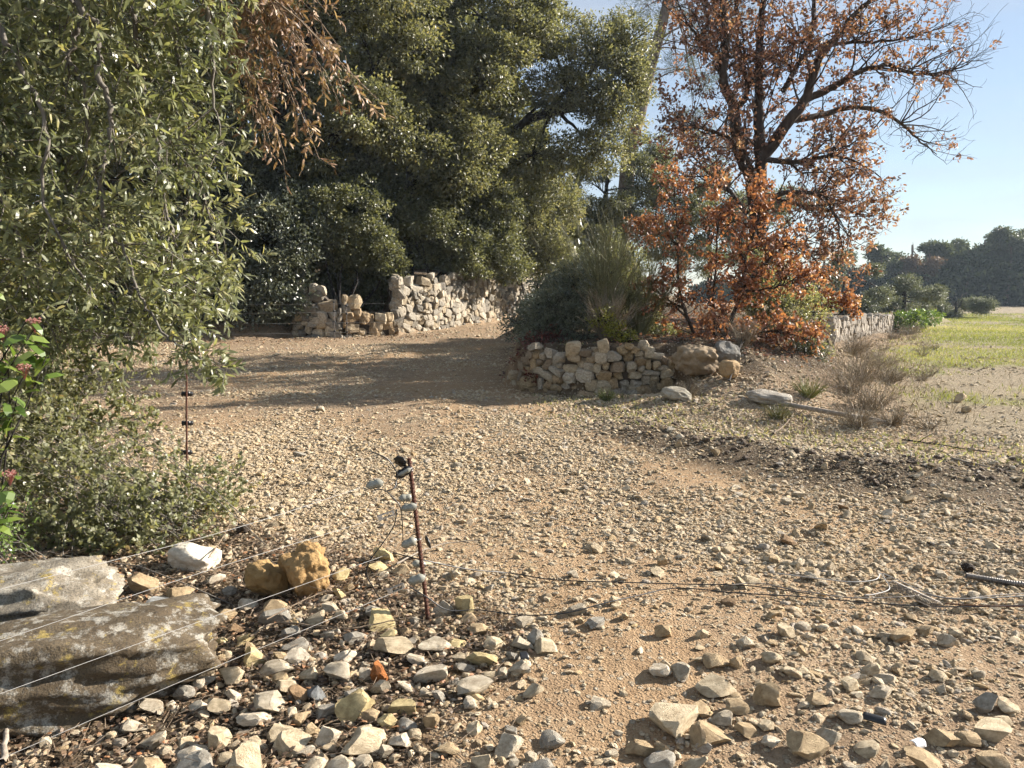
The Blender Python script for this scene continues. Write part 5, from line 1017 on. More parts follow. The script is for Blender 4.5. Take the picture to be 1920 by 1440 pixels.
# ------------------------------------------------------------------ loose stones that can be told apart
COL = dict(cream=(0.57, 0.49, 0.36), white=(0.66, 0.60, 0.50), grey=(0.37, 0.355, 0.32), bluish=(0.26, 0.28, 0.30), yellow=(0.58, 0.49, 0.28), tan=(0.47, 0.37, 0.24), orange=(0.42, 0.165, 0.055), brown=(0.29, 0.20, 0.12), pale=(0.50, 0.45, 0.365))
ST = [  # x, y, width, height, colour, form
(-0.940, 2.715, 0.116, 0.077, 'pale', 'striped upright'), (-0.850, 2.784, 0.080, 0.058, 'brown', 'pitted'), (-0.770, 2.784, 0.080, 0.053, 'bluish', 'smooth'), (-0.600, 2.677, 0.125, 0.103, 'yellow', 'tall lumpy'), (-0.710, 2.911, 0.103, 0.087, 'pale', 'jagged'),
(-0.550, 2.930, 0.068, 0.092, 'orange', 'upright'), (-0.530, 3.159, 0.164, 0.074, 'cream', 'broad'), (-0.970, 2.632, 0.107, 0.045, 'white', 'peaked'), (-1.050, 2.498, 0.095, 0.071, 'cream', 'blocky'), (-0.850, 2.550, 0.100, 0.042, 'cream', 'blunt'), (-0.780, 2.467, 0.123, 0.052, 'cream', 'long'),
(-0.660, 2.496, 0.085, 0.080, 'white', 'squared'), (-0.520, 2.463, 0.145, 0.064, 'cream', 'double-lobed'), (-0.420, 2.681, 0.105, 0.052, 'yellow', 'ridged'), (-0.460, 2.581, 0.068, 0.049, 'yellow', 'rounded'), (-0.530, 2.630, 0.066, 0.040, 'tan', 'pitted'), (-0.390, 2.570, 0.068, 0.029, 'grey', 'angular'), (-0.440, 2.424, 0.048, 0.049, 'pale', 'upright'),
(-0.590, 2.352, 0.105, 0.044, 'pale', 'angular'), (-0.880, 2.336, 0.120, 0.069, 'cream', 'rough lumpy'), (-0.720, 2.438, 0.061, 0.026, 'white', 'flat'), (-1.000, 3.000, 0.132, 0.055, 'pale', 'broken'), (-1.110, 2.792, 0.074, 0.041, 'white', 'angular'), (-0.930, 3.091, 0.104, 0.044, 'white', 'thin'), (-0.970, 3.197, 0.124, 0.052, 'grey', 'angular'),
(-0.610, 2.934, 0.046, 0.059, 'white', 'narrow'), (-0.620, 3.418, 0.127, 0.053, 'yellow', 'craggy'), (-0.900, 3.578, 0.093, 0.039, 'pale', 'angular'), (-1.150, 3.465, 0.151, 0.064, 'grey', 'flat'), (-1.200, 3.576, 0.119, 0.050, 'tan', 'long'), (-1.420, 3.530, 0.100, 0.042, 'tan', 'flat'), (-0.800, 2.643, 0.076, 0.038, 'tan', 'rounded'), (-0.710, 2.671, 0.105, 0.044, 'grey', 'slanted'),
(-0.340, 3.179, 0.130, 0.070, 'pale', 'squared'), (-0.250, 3.212, 0.072, 0.038, 'yellow', 'rounded'), (-0.340, 2.932, 0.140, 0.059, 'white', 'bone-shaped'), (-0.130, 3.037, 0.125, 0.052, 'yellow', 'wedge-shaped'), (-0.080, 3.199, 0.096, 0.040, 'cream', 'angular'), (-0.150, 3.340, 0.099, 0.042, 'tan', 'flat'), (0.050, 3.181, 0.104, 0.044, 'pale', 'wedge-shaped'), (0.110, 3.212, 0.072, 0.070, 'grey', 'pointed'),
(-0.200, 2.984, 0.078, 0.033, 'grey', 'blunt'), (-0.150, 2.800, 0.134, 0.056, 'pale', 'brick-shaped'), (-0.160, 2.715, 0.051, 0.037, 'white', 'small'), (-0.040, 2.923, 0.044, 0.050, 'pale', 'upright'), (-0.300, 2.586, 0.055, 0.062, 'tan', 'egg-shaped'), (-0.100, 2.371, 0.069, 0.059, 'cream', 'upright'), (0.090, 2.332, 0.106, 0.066, 'grey', 'domed'), (0.030, 2.626, 0.054, 0.023, 'tan', 'half-buried'), (0.340, 2.744, 0.079, 0.033, 'pale', 'half-buried'),
(0.320, 3.509, 0.096, 0.041, 'pale', 'rounded'), (0.400, 3.356, 0.085, 0.036, 'grey', 'rounded'), (-0.230, 2.434, 0.081, 0.034, 'tan', 'flat'), (0.060, 3.406, 0.086, 0.036, 'pale', 'angular'), (-0.230, 3.572, 0.106, 0.087, 'yellow', 'tall craggy'), (-0.340, 3.538, 0.095, 0.072, 'pale', 'slanted'), (-0.760, 4.074, 0.114, 0.051, 'yellow', 'slanted'), (-0.740, 4.232, 0.140, 0.059, 'yellow', 'flat'), (-0.620, 4.039, 0.096, 0.042, 'tan', 'blocky'),
(0.710, 2.943, 0.077, 0.062, 'pale', 'upright'), (0.870, 3.021, 0.104, 0.044, 'tan', 'slanted'), (0.820, 2.832, 0.140, 0.059, 'cream', 'broad'), (1.000, 2.750, 0.099, 0.091, 'tan', 'tall tilted'), (0.620, 2.632, 0.173, 0.073, 'cream', 'large flat'), (0.720, 2.694, 0.081, 0.034, 'tan', 'angular'), (0.460, 2.471, 0.103, 0.050, 'tan', 'rough'), (0.530, 2.448, 0.061, 0.063, 'tan', 'upright'), (0.510, 2.390, 0.101, 0.043, 'grey', 'smooth flat'),
(0.620, 2.382, 0.108, 0.046, 'cream', 'hollowed'), (0.720, 2.530, 0.133, 0.056, 'tan', 'long rough'), (0.870, 2.697, 0.089, 0.038, 'tan', 'flat'), (0.800, 2.635, 0.084, 0.035, 'pale', 'slanted'), (0.860, 2.566, 0.085, 0.036, 'tan', 'flat'), (0.930, 2.498, 0.059, 0.026, 'white', 'angular'), (1.040, 2.448, 0.126, 0.053, 'tan', 'long'), (1.120, 2.498, 0.095, 0.040, 'pale', 'low'), (0.620, 2.957, 0.089, 0.037, 'white', 'flat'),
(1.280, 3.134, 0.047, 0.056, 'tan', 'upright'), (0.870, 3.256, 0.054, 0.046, 'cream', 'upright'), (1.200, 2.941, 0.071, 0.030, 'cream', 'flat'), (1.180, 2.723, 0.078, 0.033, 'tan', 'rounded'), (1.540, 2.895, 0.083, 0.035, 'pale', 'wedge-shaped'), (1.470, 2.779, 0.096, 0.040, 'pale', 'low'), (1.550, 2.493, 0.109, 0.046, 'tan', 'loaf-shaped'), (1.620, 2.486, 0.087, 0.048, 'tan', 'slanted'), (1.720, 2.513, 0.144, 0.060, 'cream', 'broad flat'),
(1.820, 2.696, 0.085, 0.057, 'grey', 'slabby'), (1.900, 2.687, 0.089, 0.037, 'cream', 'slanted'), (1.390, 2.338, 0.127, 0.054, 'tan', 'large blunt'), (1.240, 2.433, 0.078, 0.033, 'cream', 'squared'), (1.640, 2.354, 0.114, 0.048, 'tan', 'layered'), (1.160, 2.340, 0.068, 0.028, 'pale', 'rounded'), (1.720, 2.642, 0.040, 0.024, 'tan', 'small'), (1.730, 2.834, 0.047, 0.020, 'pale', 'small'),
(3.020, 5.571, 0.138, 0.058, 'tan', 'long'), (3.350, 5.595, 0.082, 0.076, 'pale', 'rounded'), (2.710, 5.239, 0.096, 0.040, 'white', 'rounded'), (2.100, 4.905, 0.083, 0.052, 'tan', 'blocky'), (2.110, 5.566, 0.086, 0.054, 'pale', 'peaked'), (2.240, 5.429, 0.064, 0.052, 'tan', 'upright'), (2.480, 5.424, 0.079, 0.033, 'brown', 'flat'), (0.870, 4.197, 0.056, 0.075, 'tan', 'upright'), (0.820, 4.034, 0.081, 0.034, 'cream', 'flat'),
(1.780, 4.656, 0.120, 0.050, 'brown', 'flat'), (1.570, 4.292, 0.073, 0.047, 'tan', 'peaked'), (1.660, 4.199, 0.062, 0.042, 'cream', 'rounded'), (1.690, 4.047, 0.090, 0.038, 'pale', 'flat'), (2.160, 3.735, 0.083, 0.035, 'pale', 'flat'), (1.810, 3.277, 0.122, 0.051, 'tan', 'long'), (1.950, 3.356, 0.085, 0.036, 'tan', 'domed'), (1.720, 3.302, 0.074, 0.031, 'pale', 'flat'), (1.110, 3.662, 0.073, 0.031, 'brown', 'rounded'),
(1.320, 3.971, 0.103, 0.043, 'cream', 'angular'), (1.480, 3.749, 0.064, 0.028, 'tan', 'angular'), (1.240, 3.884, 0.081, 0.044, 'cream', 'upright'), (-1.640, 3.935, 0.116, 0.049, 'white', 'angular'), (-1.960, 3.831, 0.169, 0.085, 'tan', 'broken'), (-1.740, 3.564, 0.148, 0.062, 'bluish', 'flat'), (-1.970, 3.553, 0.111, 0.050, 'pale', 'blocky'), (-1.730, 3.723, 0.143, 0.074, 'tan', 'streaked'), (-1.450, 4.059, 0.096, 0.040, 'white', 'angular'), (-1.480, 3.797, 0.090, 0.051, 'grey', 'angular'),
(-2.320, 3.890, 0.200, 0.084, 'bluish', 'low'), (-1.360, 2.337, 0.089, 0.041, 'white', 'jagged'), (-1.060, 2.339, 0.129, 0.054, 'grey', 'broad'), (-1.230, 2.342, 0.107, 0.053, 'tan', 'lumpy'), (-1.110, 2.430, 0.101, 0.043, 'white', 'flat'), (-1.170, 2.500, 0.068, 0.029, 'cream', 'blunt'), (-0.990, 2.399, 0.062, 0.044, 'cream', 'rounded'), (-1.300, 2.519, 0.095, 0.040, 'pale', 'flat'), (-0.940, 3.968, 0.094, 0.048, 'yellow', 'squared'), (-0.880, 3.839, 0.063, 0.048, 'tan', 'rounded'), (-0.910, 3.758, 0.095, 0.040, 'yellow', 'flat'),
(-1.160, 3.166, 0.085, 0.036, 'tan', 'blunt'), (-1.310, 3.376, 0.086, 0.042, 'brown', 'rounded'), (-1.230, 3.262, 0.073, 0.049, 'yellow', 'angular'), (-0.950, 3.431, 0.102, 0.043, 'cream', 'flat'), (-0.730, 3.272, 0.107, 0.045, 'grey', 'angular'), (0.350, 2.445, 0.048, 0.020, 'pale', 'small'), (-0.410, 3.065, 0.083, 0.035, 'pale', 'shadowed'), (-0.430, 2.842, 0.073, 0.031, 'white', 'flat'), (6.570, 10.866, 0.188, 0.137, 'tan', 'three-cornered'), (6.170, 9.977, 0.158, 0.083, 'tan', 'blunt'), (4.260, 8.686, 0.188, 0.115, 'pale', 'standing'), (2.280, 5.790, 0.101, 0.043, 'pale', 'flat'), (1.160, 6.124, 0.080, 0.040, 'cream', 'low'), (0.530, 4.484, 0.079, 0.049, 'cream', 'peaked'), (1.270, 4.687, 0.090, 0.038, 'pale', 'flat'), (-2.560, 9.834, 0.114, 0.087, 'pale', 'peaked'), (-1.090, 7.493, 0.109, 0.050, 'cream', 'low'), (-0.500, 6.813, 0.109, 0.052, 'pale', 'angular'), (-2.120, 7.285, 0.116, 0.057, 'grey', 'low'), (0.430, 5.949, 0.096, 0.044, 'cream', 'angular')]
ANCH = [((-0.43, 3.5), "the rusty post"), ((-0.58, 3.1), "the rust-orange stone"), ((-1.10, 3.8), "the rough brown boulder"), ((-1.3, 2.95), "the lichen-spotted slab"), ((-0.06, 3.18), "the yellow wedge stone"), ((-0.86, 2.87), "the bluish-grey stone"), ((0.87, 2.78), "the large flat cream stone"), ((1.37, 2.68), "the black plastic shard"), ((1.54, 2.52), "the white plastic scrap"), ((2.05, 3.68), "the coiled spring"), ((2.53, 3.95), "the corrugated pipe"), ((-2.66, 5.95), "the thin fence post"), ((2.66, 10.75), "the big boulder"), ((0.03, 2.42), "the domed grey stone"), ((3.2, 6.05), "the dark earth strip")]
used = set(); rng = np.random.default_rng(221); placed = []
def rel(dx, dy):
    lr = "right of" if dx > 0 else "left of"; fb = "behind" if dy > 0 else "in front of"
    if abs(dx) > 2.2 * abs(dy): return lr
    if abs(dy) > 2.2 * abs(dx): return fb
    return fb.replace(" of", "") + " and " + lr
def stone_label(x, y, wd, col, form):
    size = "fist-sized" if wd < 0.10 else "palm-sized" if wd < 0.14 else "hefty"
    tone = {'pale': 'pale grey', 'bluish': 'dark bluish-grey', 'orange': 'rust-orange', 'yellow': 'yellowish'}.get(col, col)
    first = None
    for (ax, ay), nm in sorted(ANCH, key=lambda a_: math.hypot(a_[0][0] - x, a_[0][1] - y)):
        dd = math.hypot(ax - x, ay - y)
        if dd < 0.1 and form.split('-')[0] in nm: continue
        how = "just " if dd < 0.3 else "" if dd < 0.7 else "well "
        if size in form or col == form: form = form
        lb = f"{size} {tone} {form} stone {how}{rel(x - ax, y - ay)} {nm}"
        if lb not in used: used.add(lb); return lb
    return lb
def place_stone(x, y, wd, ht, col, label, group, k, tiltv=0.32):
    ob = obj("loose_stone", ROCKS[k % len(ROCKS)]); dp = wd * rng.uniform(0.7, 0.95)
    ob.scale = (wd, dp, ht); ob.rotation_euler = (rng.normal(0, tiltv), rng.normal(0, tiltv), rng.uniform(-0.5, 0.5) + (math.pi if rng.random() < 0.5 else 0)); ob.location = (x, y, hz(x, y) + 0.27 * ht)
    v = rng.uniform(0.88, 1.08); c_ = COL[col]; ob.color = (c_[0] * v, c_[1] * v, c_[2] * v, 1); placed.append((x, y, wd)); return tag(ob, label, "stone", group)
for k, (x, y, wd, ht, col, form) in enumerate(ST): place_stone(x, y, wd * 1.12, max(ht * 1.15, 0.5 * wd), col, stone_label(x, y, wd, col, form), "loose stones lying on the track and bank", k)
# smaller stones that nothing tells apart, by the place they lie in
def fill(n, fx_, fy_, wd_r, label, group, cols, prob=None):
    got = 0; tries = 0
    while got < n and tries < n * 60:
        tries += 1; x, y = rng.uniform(*fx_), rng.uniform(*fy_); wd = rng.uniform(*wd_r)
        if prob is not None and rng.random() > prob(x, y): continue
        if any((x - px) ** 2 + (y - py) ** 2 < (0.42 * (wd + pw)) ** 2 for px, py, pw in placed): continue
        col = cols[rng.integers(len(cols))]; (ax, ay), nm = min(ANCH, key=lambda a_: math.hypot(a_[0][0] - x, a_[0][1] - y))
        place_stone(x, y, wd, wd * rng.uniform(0.45, 0.8), col, f"small {'pale grey' if col == 'pale' else col} {label} {rel(x - ax, y - ay)} {nm}", group, rng.integers(0, 22), 0.3); got += 1
pile = lambda x, y: float(math.exp(-((x + 0.75 + 0.25 * (y - 2.9)) / 0.75) ** 2 - ((y - 2.9) / 0.6) ** 2))
fill(80, (-1.9, 0.2), (2.15, 4.1), (0.05, 0.115), "rubble stone", "small stones of the rubble heap", ['cream', 'pale', 'white', 'tan', 'yellow', 'cream', 'grey'], pile)
fill(24, (0.5, 2.2), (2.35, 3.4), (0.045, 0.10), "stone on gravel", "small stones at the lower right", ['cream', 'tan', 'pale', 'cream'])
fill(20, (0.3, 2.8), (3.4, 5.0), (0.04, 0.085), "gravel stone", "small stones behind the cables", ['cream', 'tan', 'pale'])
fill(16, (1.2, 5.5), (6.2, 8.6), (0.05, 0.10), "clean stone", "stones along the dark earth", ['pale', 'white', 'tan'], lambda x, y: 1.0 if d_line(x, y, DARK) < 0.5 else 0.0)

# the countless smaller pieces of the rubble heap
rub = bpy.data.collections.new("rubble_shapes")
for k in range(10):
    ro = bpy.data.objects.new("rubble_shape", rock_mesh("rubble_shape", 700 + k, 2, 8, 0.09, M['gravel'], (0.45, 0.8))); rub.objects.link(ro)
rng = np.random.default_rng(260); n_ = 3300; x = rng.uniform(-3.3, 0.4, n_); y = rng.uniform(2.05, 5.0, n_); k = rng.random(n_) < 0.75 * sst(-0.15, 0.25, sd_poly(x, y, RUBBLE)) * (0.35 + 0.65 * sst(-0.4, 0.4, n2(x, y, 2.0, 95))); x, y = x[k], y[k]; n_ = len(x)
s_ = 0.022 * (1 - rng.random(n_) * 0.86) ** (-0.42); S_ = s_[:, None] * np.stack([rng.uniform(0.8, 1.5, n_), rng.uniform(0.7, 1.1, n_), rng.uniform(0.5, 0.9, n_)], 1)
scatter("rubble", np.stack([x, y, height(x, y) + 0.3 * S_[:, 2]], 1), S_, np.stack([rng.normal(0, 0.4, n_), rng.normal(0, 0.4, n_), rng.uniform(0, 6.28, n_)], 1), rng.integers(0, 10, n_), rub, "small broken stones packed between the larger ones at lower left", "rubble")

# clods of turned dark earth along the strip
clo = bpy.data.collections.new("clod_shapes")
for k in range(6): clo.objects.link(bpy.data.objects.new("clod_shape", rock_mesh("clod_shape", 800 + k, 2, 3, 0.22, M['clod'], (0.7, 0.95))))
n_ = 3600; x = rng.uniform(0.8, 8.0, n_); y = rng.uniform(5.6, 9.6, n_); k = rng.random(n_) < sst(0.75, 0.1, d_line(x, y, [(1.3, 8.9), (2.3, 7.3), (3.3, 6.5), (5.5, 6.5), (8, 7.3)]) + 0.25 * n2(x, y, 1.4, 98)); x, y = x[k], y[k]; n_ = len(x); s_ = rng.uniform(0.012, 0.042, n_) * rng.choice([1, 1, 1, 1.7], n_); S_ = s_[:, None] * np.stack([rng.uniform(0.8, 1.5, n_), rng.uniform(0.8, 1.2, n_), rng.uniform(0.5, 0.9, n_)], 1)
scatter("earth_clods", np.stack([x, y, height(x, y) + 0.15 * S_[:, 2]], 1), S_, np.stack([rng.normal(0, 0.4, n_), rng.normal(0, 0.4, n_), rng.uniform(0, 6.28, n_)], 1), rng.integers(0, 6, n_), clo, "dark crumbly clods of turned earth along the edge of the track", "earth")

# ------------------------------------------------------------------ fence posts, insulators, wires
def ellipsoid(c_, ax, r, ra, groove=0.25, seg=14, rings=10):
    """egg insulator round the axis ax: half length ra, radius r, with a waist groove"""
    ax = nrm(np.array([ax], float))[0]; t = np.linspace(-1, 1, rings); rad = r * np.sqrt(np.maximum(1 - t ** 2, 0.02)) * (1 - groove * np.exp(-(t / 0.22) ** 2))
    V, F = tube(np.array(c_)[None] + ax[None] * (t * ra)[:, None], rad, seg); cen = np.repeat(np.array(c_)[None] + ax[None] * (t * ra)[:, None], seg, 0); rid = np.tile(1 + 0.10 * np.cos(np.arange(seg) * math.pi), rings)[:, None]
    return cen + (V - cen) * rid, F
def box(c_, x_, y_, z_, sx, sy, sz):
    x_, y_, z_ = (nrm(np.array([q], float))[0] for q in (x_, y_, z_)); c_ = np.array(c_); V = []
    for a_ in (-1, 1):
        for b_ in (-1, 1):
            for d_ in (-1, 1): V.append(c_ + x_ * a_ * sx / 2 + y_ * b_ * sy / 2 + z_ * d_ * sz / 2)
    return np.array(V), np.array([(0, 1, 3, 2), (4, 6, 7, 5), (0, 4, 5, 1), (2, 3, 7, 6), (0, 2, 6, 4), (1, 5, 7, 3)])
p0 = np.array((-0.41, 3.48, 0.00)); p0[2] = hz(p0[0], p0[1]); p1 = np.array((-0.51, 3.62, 0.79))
root = thing("rebar_post", "short rusty ribbed iron post leaning left, hung with grey fence insulators", "fence post", p0)
nr = 260; t = np.linspace(-0.12, 1, nr)[:, None]; ph = np.arange(nr) % 6; rr = np.where(ph < 2, 0.0122, 0.0098); a = Acc(); a.tube(p0 + (p1 - p0) * t, rr, 9)
V, F = box(p1 + (p1 - p0) * 0.001, (1, 0, 0), (0, 1, 0), p1 - p0, 0.015, 0.015, 0.003); a.add(V, F); a.part("rod", M['rustiron'], root)
def ins(px_pt, ax, r, ra, mat, name="insulator", gr=0.25): a = Acc(); a.add(*ellipsoid(px_pt, ax, r, ra, gr)); return a.part(name, M[mat], root, True)
IN = [(-0.53, 3.58, 0.73), (-0.66, 3.50, 0.69), (-0.53, 3.62, 0.59), (-0.50, 3.52, 0.57), (-0.50, 3.50, 0.40), (-0.46, 3.56, 0.27), (-0.46, 3.46, 0.23)]
for q, ax, r, ra, mt in zip(IN, [(1, 0.2, 0.55), (1, 0, 0.25), (1, 0.4, 0.0), (1, -0.2, 0.2), (1, 0.3, 0.4), (1, 0.2, -0.2), (1, 0, 0.3)], [.024, .023, .02, .021, .022, .02, .024], [.046, .044, .036, .042, .04, .036, .044], ['black', 'greyins', 'greyins', 'greyins', 'greyins', 'greyins', 'greyins']): ins(q, ax, r, ra, mt)
ins(np.array(IN[0]) + [0.004, -0.012, 0.004], (1, 0.2, 0.55), 0.014, 0.036, 'greyins', "insulator_core", 0.3)
ins((-0.55, 3.60, 0.78), (0.4, 1, 0.5), 0.034, 0.010, 'black', "insulator_cap", 0.0); ins((-0.42, 3.60, 0.37), (1, 0.4, 0.3), 0.032, 0.010, 'black', "insulator_cap", 0.0)
for q in IN[3:4] + IN[4:5] + IN[6:7] + IN[0:1]:       # wire ties from insulator to rod
    a = Acc(); q = np.array(q); tt = np.clip((q[2] - p0[2]) / (p1[2] - p0[2]), 0, 1); c_ = p0 + (p1 - p0) * tt; ang = np.linspace(0, 4 * math.pi, 20)
    ring = np.stack([c_[0] + 0.0135 * np.cos(ang), c_[1] + 0.0135 * np.sin(ang), c_[2] + ang * 0.0006], 1); a.tube(np.vstack([[q], ring]), 0.0016, 4); a.part("wire_tie", M['wiredull'], root)
for c_, dr in (((-0.60, 3.46, 0.55), (1, 0.25, 0.30)), ((-0.55, 3.40, 0.21), (1, 0.2, 0.35))):
    dr = nrm(np.array([dr]))[0]; up_ = np.array([-dr[2], 0, dr[0]]); yv = np.cross(dr, up_); a = Acc()
    for sy in (-1, 1): a.add(*box(np.array(c_) + up_ * 0.010 * sy, dr, yv, up_, 0.075, 0.018, 0.004))
    a.add(*box(np.array(c_) - dr * 0.032, dr, yv, up_, 0.022, 0.020, 0.024)); a.add(*box(np.array(c_) + dr * 0.034, dr, yv, up_, 0.010, 0.019, 0.024)); a.part("wire_tensioner", M['steel'], root)

WR = "fence wires left of the rusty post"
def strand(name, label, pts, r, mat, group=None, sides=6, cat="wire", sm=6, kind=None):
    base = np.array(pts[0]); root = obj(name, None) if False else None
    V, F = tube(smooth_path(pts, sm), r, sides); ob = obj(name, make_mesh(name, V - base, F, mat, None, True)); ob.location = base; return tag(ob, label, cat, group, kind)
fp = np.array([-2.55, 1.45])                          # the next post of the run, left of the picture
wz = [0.93, 0.72, 0.52, 0.31]
wires = [("topmost", [(-0.71, 3.50, 0.68), (-1.08, 2.78, 0.70), (-1.52, 2.12, 0.73)]), ("second", [(-0.66, 3.46, 0.53), (-1.17, 2.65, 0.57), (-1.53, 2.12, 0.57)]), ("third", [(-0.58, 3.50, 0.35), (-1.15, 2.66, 0.39), (-1.55, 2.12, 0.40)]), ("lowest", [(-0.56, 3.40, 0.19), (-1.12, 2.64, 0.21), (-1.51, 2.16, 0.20)])]
for nm, pts in wires:
    pts = [np.array(q) for q in pts]; d_ = pts[2] - pts[1]; pts.append(pts[2] + d_ * ((fp[0] - pts[2][0]) / d_[0]))
    strand("fence_wire", f"{nm} of the four pale wires running from the rusty post to the left edge", pts, 0.0009, M['wire'], WR)
    wz.append(pts[-1])
e0 = wz[-1]; fpz = hz(e0[0], e0[1]); a = Acc(); nr = 120; t = np.linspace(-0.1, 1, nr)[:, None]; base = np.array([e0[0], e0[1], fpz]); a.tube(base + np.array([0, 0, 1.25]) * t, np.where(np.arange(nr) % 6 < 2, 0.0122, 0.0098), 9)
root = thing("rebar_post", "rusty iron post just outside the left edge where the fence wires end", "fence post", base); a.part("rod", M['rustiron'], root)

# thin post with four black insulators
b0 = np.array((-2.63, 5.87, 0.00)); b0[2] = hz(b0[0], b0[1]); b1 = np.array((-2.59, 5.95, 1.39))
root = thing("thin_fence_post", "slim reddish-brown rod with four black insulators beside the left bush", "fence post", b0)
a = Acc(); a.tube([b0 + [0, 0, -0.1], b0 * 0.5 + b1 * 0.5, b1], 0.0075, 7); a.part("rod", M['rustiron'], root)
for py in ((-2.62, 5.95, 0.80), (-2.63, 5.95, 0.56), (-2.65, 5.95, 0.32), (-2.66, 5.95, 0.11)):
    c_ = np.array(py); a = Acc(); a.add(*tube(c_ + np.array([[-0.040, 0, 0], [-0.036, 0, 0], [-0.030, 0, 0], [-0.024, 0, 0], [-0.016, 0, 0], [0.016, 0, 0], [0.02, 0, 0], [0.026, 0, 0], [0.030, 0, 0], [0.046, -0.005, 0.004], [0.050, -0.005, 0.004]]), [0.006, 0.022, 0.024, 0.016, 0.02, 0.02, 0.012, 0.022, 0.022, 0.016, 0.004], 10)); a.part("insulator", M['black'], root, True)

# fence across the far side of the track
def thin_post(label, x, y, h_):
    z = hz(x, y); root = thing("thin_fence_post", label, "fence post", (x, y, z), "thin posts by the broken wall"); a = Acc(); a.tube([(x, y, z - 0.1), (x, y, z + h_)], 0.011, 6); a.part("rod", M['wiredull'], root)
    for q in (0.2, 0.45, 0.72, 0.95): a = Acc(); a.add(*ellipsoid((x, y, z + h_ * q), (1, 0, 0), 0.026, 0.035, 0.2)); a.part("insulator", M['black'], root, True)
thin_post("left of two thin dark posts in front of the broken wall end", -4.85, 20.4, 1.05); thin_post("right of two thin dark posts in front of the broken wall end", -4.5, 20.35, 0.95); thin_post("thin post hidden in the shade under the far left shrubs", -10.6, 19.2, 1.1)
for nm, za in zip(("topmost", "second", "third", "lowest"), (1.33, 1.10, 0.82, 0.55)): strand("fence_wire", f"{nm} of the pale wires stretched before the dark shrubs on the far side", [(-10.6, 19.2, za), (-7.6, 19.85, za - 0.02), (-4.85, 20.38, za), (-3.5, 20.6, za)], 0.0035, M['wire'], "fence wires on the far side of the track")

# black cables
def lay(px_list): return px_list
def ground_path(pts, dz=0.03): return [np.array([q[0], q[1], hz(q[0], q[1]) + dz + (q[2] if len(q) > 2 else 0)]) for q in pts]
CB = "black cables trailing from the rusty post"
strand("black_cable", "thin black lead curling from the top insulator of the rusty post", [(-0.67, 3.50, 0.85), (-0.60, 3.52, 0.81), (-0.56, 3.54, 0.74), (-0.56, 3.54, 0.70), (-0.57, 3.50, 0.67), (-0.61, 3.48, 0.66)], 0.0032, M['black'], CB)
strand("black_cable", "short black lead hooking down between the two upper grey insulators", [(-0.66, 3.48, 0.67), (-0.61, 3.50, 0.66), (-0.57, 3.50, 0.62), (-0.54, 3.50, 0.58), (-0.53, 3.50, 0.49), (-0.53, 3.50, 0.41)], 0.0028, M['black'], CB)
strand("black_cable", "black lead bowing left from the upper clip down to the ground", [(-0.55, 3.46, 0.58), (-0.56, 3.44, 0.51), (-0.61, 3.42, 0.43), (-0.67, 3.40, 0.35), (-0.69, 3.40, 0.28), (-0.66, 3.42, 0.20), (-0.65, 3.50, 0.12)], 0.003, M['black'], CB)
strand("black_cable", "upper black cable sagging right from the post across the gravel", [np.array((-0.58, 3.50, 0.35)), np.array((-0.42, 3.55, 0.29)), np.array((-0.22, 3.75, 0.17))] + ground_path([(0.00, 3.97), (0.23, 3.88), (0.57, 3.84), (0.92, 3.85), (1.26, 3.83), (1.56, 3.74)]), 0.003, M['black'], CB)
strand("black_cable", "lower black cable looping right over the stones from the lowest insulator", [np.array((-0.49, 3.42, 0.21)), np.array((-0.41, 3.42, 0.16)), np.array((-0.31, 3.45, 0.08))] + ground_path([(-0.16, 3.51), (0.05, 3.45), (0.26, 3.45), (0.45, 3.53), (0.66, 3.67), (0.88, 3.79), (1.18, 3.75), (1.49, 3.70), (1.86, 3.66), (2.23, 3.63), (2.71, 3.62)]), 0.003, M['black'], CB)
GW = "gate wires lying on the gravel"
strand("gate_wire", "pale stiff wire hooked back on itself on the gravel at right", ground_path([(1.49, 4.03), (1.70, 3.94), (1.86, 3.90), (2.00, 3.94), (2.06, 4.01), (2.05, 3.94), (2.01, 3.81), (1.90, 3.74), (1.84, 3.72)], 0.045), 0.003, M['wire'], GW)
strand("gate_wire", "dull grey wire running straight to the right edge over the gravel", ground_path([(1.17, 3.81), (1.32, 3.84), (1.51, 3.74), (1.76, 3.68), (2.05, 3.70), (2.16, 3.74), (2.29, 3.68), (2.50, 3.72), (2.81, 3.76)], 0.045), 0.0028, M['wiredull'], GW)
strand("gate_wire", "brown wire lying lowest at the right edge of the gravel", ground_path([(2.22, 3.66), (2.41, 3.62), (2.69, 3.59)], 0.035), 0.003, M['rustiron'], GW)
strand("gate_wire", "pale wire arching just above the coiled spring", ground_path([(2.07, 4.00), (2.13, 3.85), (2.18, 3.74), (2.31, 3.68), (2.76, 3.70)], 0.05), 0.0024, M['wire'], GW)
s0, s1 = ground_path([(2.06, 3.88), (2.15, 3.59)], 0.04); t = np.linspace(0, 1, 330)[:, None]; ax = nrm((s1 - s0)[None])[0]; u_ = nrm(np.cross(ax, [0, 0, 1])[None])[0]; v_ = np.cross(u_, ax); ang = t * 2 * math.pi * 33
V, F = tube(s0 + (s1 - s0) * t + (u_ * np.cos(ang) + v_ * np.sin(ang)) * 0.022, 0.0017, 4); ob = obj("gate_spring", make_mesh("gate_spring", V - s0, F, M['wiredull'], None, True)); ob.location = s0; tag(ob, "coiled grey gate spring lying among the wires on the gravel", "spring")
cp = ground_path([(2.54, 4.01), (2.64, 3.98), (2.80, 3.91), (3.14, 3.82)], 0.03); T_ = smooth_path(cp, 70); V, F = tube(T_, np.where(np.arange(len(T_)) % 4 < 2, 0.017, 0.013), 9)
